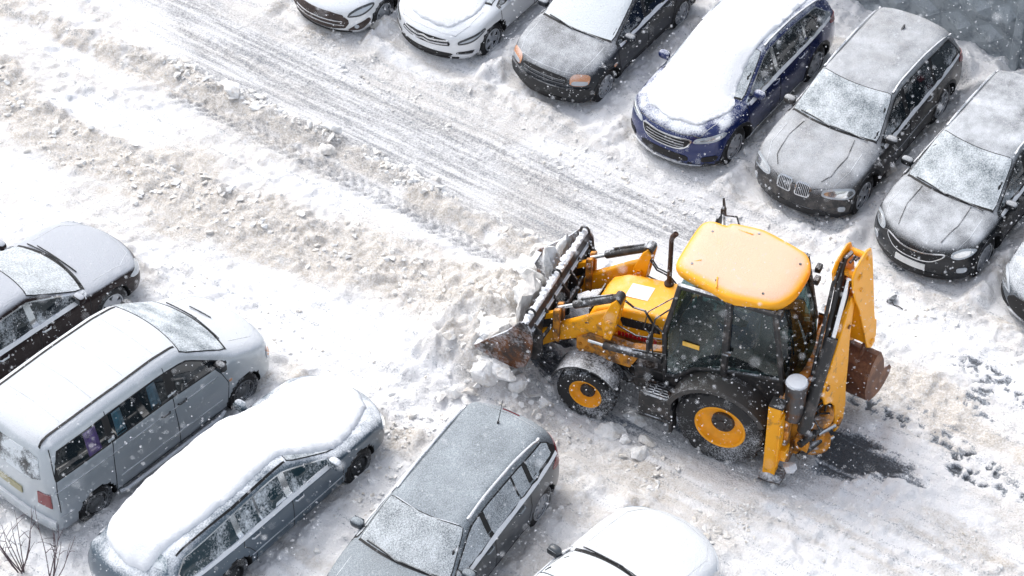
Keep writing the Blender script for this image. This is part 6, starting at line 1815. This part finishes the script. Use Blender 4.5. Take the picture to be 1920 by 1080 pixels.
mb = MB(); mb.tube([(.10, .20, 1.9), (.30, .20, 2.75), (.42, .20, 3.40), (.58, .20, 3.74), (.80, .18, 3.74)], .035, 8); mb.tube([(-.02, .24, 1.9), (.18, .24, 2.70), (.34, .24, 3.40), (.50, .22, 3.72)], .030, 8); mb.tube([(.16, .08, 2.0), (.44, .08, 2.80), (.58, .08, 3.4)], .022, 8)
mb.prism([(.30, 2.55), (.52, 3.12), (.60, 3.12), (.60, 3.5), (.50, 3.55), (.40, 3.3), (.18, 2.5)], .16, .20)
bobj(mb, 'hydraulic_hose', [HOSE], bevel=0)
dip = [(.44, 3.80), (.34, 3.66), (.40, 3.42), (.52, 3.12), (.74, 2.70), (1.20, 1.58), (1.34, 1.46), (1.46, 1.50), (1.38, 1.95), (1.28, 2.30), (1.08, 3.10), (.92, 3.72), (.86, 3.84), (.74, 3.90), (.62, 3.86)]
mb = MB(); mb.prism(dip, -.055, -.02); mb.prism([(a_ - .04 if z_ > 3.3 else a_, z_) for a_, z_ in dip], .24, .27)
mb.prism([(.70, 3.0), (.98, 3.2), (1.25, 2.25), (1.34, 1.6), (1.22, 1.62), (.80, 2.66)], -.02, .24)
for p_, z_, r__ in ((.56, 3.52, .05), (.78, 3.74, .05), (1.32, 1.62, .05), (.66, 3.20, .03)): mb.lathe([(.001, -.085), (r__, -.08), (r__, .30), (.001, .305)], c=(p_, 0, z_), n=16)
bobj(mb, 'dipper', [YEL])
mb = MB(); mb.tube([(1.08, .15, 3.35), (1.36, .15, 2.35)], .060, 14); mb.tube([(.66, .16, 3.62), (.98, .16, 3.58), (1.16, .16, 3.35)], .022, 6); mb.tube([(.70, .10, 3.66), (.92, .06, 3.66), (1.06, .04, 3.42)], .02, 6); bobj(mb, 'bucket_ram', [LBLK], bevel=0)
mb = MB(); mb.tube([(1.35, .15, 2.38), (1.50, .15, 1.78)], .035, 12); bobj(mb, 'bucket_ram_rod', [STEEL], bevel=0)
mb = MB(); mb.prism([(1.34, 1.66), (1.48, 1.86), (1.60, 1.80), (1.66, 1.42), (1.56, 1.36), (1.48, 1.62), (1.42, 1.56)], .02, .06); mb.prism([(1.34, 1.66), (1.48, 1.86), (1.60, 1.80), (1.66, 1.42), (1.56, 1.36), (1.48, 1.62), (1.42, 1.56)], .26, .30)
bobj(mb, 'bucket_link', [YEL])
# digging bucket: curled shell with side plates and teeth
sh_ = [(1.50, 1.30), (1.36, 1.34), (1.22, 1.26), (1.10, 1.05), (1.06, .82), (1.12, .60), (1.26, .45), (1.46, .38), (1.62, .36)]
inn = [(x + (.03 if z < 1.25 else .0), z + (-.03 if z > 1.2 else .0) + (.02 if z < .5 else 0)) for x, z in sh_]
mb = MB(); mb.prism(sh_ + [(1.62, .39), (1.48, .41), (1.28, .48), (1.15, .62), (1.09, .82), (1.13, 1.04), (1.24, 1.23), (1.37, 1.30), (1.50, 1.27)], -.14, .54)
digb = bobj(mb, 'digging_bucket', [RUST], bevel=.006)
mb = MB(); sp_ = sh_ + [(1.78, .38), (1.94, .48), (1.98, .58), (1.90, .70), (1.70, .78), (1.64, 1.04)]
mb.prism(sp_, -.165, -.14); mb.prism(sp_, .54, .565); mb.box((1.58, .20, .38), (.12, .72, .03)); mb.xform(BM); mb.build('side_plate', [RUST], digb, bevel=.005)
mb = MB()
for w_ in (-.10, .05, .20, .35, .50): mb.prism([(1.60, .42), (1.60, .35), (1.80, .36), (1.80, .38)], w_ - .03, w_ + .03)
mb.xform(BM); mb.build('teeth', [RUST], digb)
mb = MB(); mb.prism([(1.22, 1.30), (1.50, 1.34), (1.58, 1.60), (1.44, 1.62), (1.30, 1.50)], .04, .08); mb.prism([(1.22, 1.30), (1.50, 1.34), (1.58, 1.60), (1.44, 1.62), (1.30, 1.50)], .28, .32); mb.xform(BM); mb.build('hanger', [RUST], digb, bevel=.006)
mb = MB(); mb.box((-1.03, -.35, 1.22), (.05, .30, .16)); mb.build('rear_lamp', [REDL], LD, bevel=.01)

# operator on the seat
def person_body(name, joints, edges, rad, mat, parent):
    me = bpy.data.meshes.new(name)
    me.from_pydata(joints, edges, [])
    o = bpy.data.objects.new(name, me); COL.objects.link(o)
    if parent: o.parent = parent
    sk = o.modifiers.new('skin', 'SKIN'); sk.use_smooth_shade = True
    lay = me.skin_vertices[0].data
    for i, r in enumerate(rad): lay[i].radius = (r, r) if isinstance(r, (int, float)) else r
    lay[0].use_root = True
    sb = o.modifiers.new('sub', 'SUBSURF'); sb.levels = 2; sb.render_levels = 2
    me.materials.append(mat)
    bake_mods(o)
    o.data.polygons.foreach_set('use_smooth', [True] * len(o.data.polygons))
    return o
px_, py_ = LW(-.08, .0)
op = thing('person', 'operator in a blue jacket and cap seated at the wheel inside the loader cab', 'person', (px_, py_, 1.60), LA)
J = [(0, 0, .0), (-.02, 0, .22), (-.03, 0, .42), (-.02, 0, .52), (0, 0, .60), (.02, 0, .72),
     (-.03, .20, .44), (.12, .27, .20), (.38, .20, .30), (.50, .16, .36),
     (-.03, -.20, .44), (.12, -.27, .20), (.38, -.20, .30), (.50, -.16, .36),
     (.02, .11, -.02), (.46, .14, .02), (.52, .14, -.42), (.64, .14, -.47), (.02, -.11, -.02), (.46, -.14, .02), (.52, -.14, -.42), (.64, -.14, -.47)]
Ed = [(0, 1), (1, 2), (2, 3), (3, 4), (4, 5), (2, 6), (6, 7), (7, 8), (8, 9), (2, 10), (10, 11), (11, 12), (12, 13), (0, 14), (14, 15), (15, 16), (16, 17), (0, 18), (18, 19), (19, 20), (20, 21)]
Rd = [(.15, .12), (.15, .11), (.16, .11), .055, .085, .095, .075, .058, .045, .035, .075, .058, .045, .035, .09, .075, .055, .05, .09, .075, .055, .05]
bd = person_body('body', J, Ed, Rd, plain('jacket_blue', (.025, .075, .22), .85, noise=.25, nscale=9), op)
face = blob((.045, 0, .70), (.17, .15, .22), 2.2); face.box((.135, 0, .69), (.03, .03, .05))
for s_ in (1, -1): fb = blob((.03, s_ * .078, .70), (.04, .02, .06), 2.2); face.add(fb.v, fb.f)
face.build('face', [plain('skin', (.42, .24, .17), .6)], op)
b_ = blob((.01, 0, .785), (.21, .18, .10), 2.2); b_.prism([(.08, .06), (.20, .05), (.20, -.05), (.08, -.06)], .755, .770, 'xy'); b_.build('cap', [plain('cap_dark', (.02, .02, .03), .9)], op)
for s_ in (1, -1):
    hb = blob((.53, s_ * .155, .37), (.10, .035, .08), 2.4)
    for k_ in range(4):
        z_ = .395 - k_ * .019; l_ = (.050, .056, .052, .042)[k_]
        hb.tube([(.565, s_ * .155, z_), (.60, s_ * .150, z_ + .002), (.60 + l_ * .3, s_ * .135, z_ - .004), (.585, s_ * .125, z_ - .008)], [.0095, .009, .0085, .007], 6)
    hb.tube([(.52, s_ * .15, .405), (.55, s_ * .135, .42), (.58, s_ * .125, .415)], [.012, .010, .008], 6)
    hb.build('hand', [plain('skin', (0, 0, 0))], op)

def bucket_chunk(label, x, y, z, d, seed, rz, tilt, npt=24):
    mb = MB(); chunk_geo(mb, (0, 0, 0), d, seed, rz, tilt, npt)
    o = mb.build('ice_chunk', [ICE], None, smooth=False)
    X_, Y_ = LW(x, y); o.location = (X_, Y_, z)
    crumble(o)
    tag(o, label, 'ice chunk', 'chunks of snow in the front bucket')
for a_ in (('big pale slab leaning upright in the near half of the bucket', 3.34, .42, 1.42, (.30, .85, 1.15), 41, LA + .1, .30),
           ('tall slab standing in the far half of the bucket', 3.36, -.52, 1.38, (.28, .36, 1.10), 42, LA - .1, -.20),
           ('thin tall slab at the far end of the bucket, beside its side plate', 3.42, -.92, 1.25, (.22, .26, .95), 43, LA, .1),
           ('wide lump filling the middle of the bucket between the leaning slabs', 3.50, .02, 1.15, (.60, .70, .60), 44, LA + .4, .2),
           ('squat lump in the bucket corner above the brown side plate', 3.42, .86, 1.16, (.45, .42, .50), 45, LA + .2, -.2),
           ('long slab sliding over the bucket lip towards the heap', 3.88, -.15, .98, (.70, .55, .26), 46, LA + .6, .3),
           ('flat block at the bucket lip near its far end', 3.92, -.75, .90, (.50, .42, .34), 47, LA - .5, -.2),
           ('rounded block at the bucket lip near its brown corner', 3.84, .80, .98, (.56, .50, .42), 48, LA + 1.0, .2),
           ('pointed block poking out of the heap ahead of the bucket middle', 4.35, .15, .74, (.46, .36, .40), 49, LA + .3, .4),
           ('crumbling block fallen against the brown outer face of the bucket side plate', 3.62, 1.36, .62, (.58, .34, .46), 51, LA + .4, .3),
           ('pale block on the far flank of the heap', 4.20, -.95, .55, (.55, .38, .36), 50, LA - .8, .2)):
    bucket_chunk(*a_)
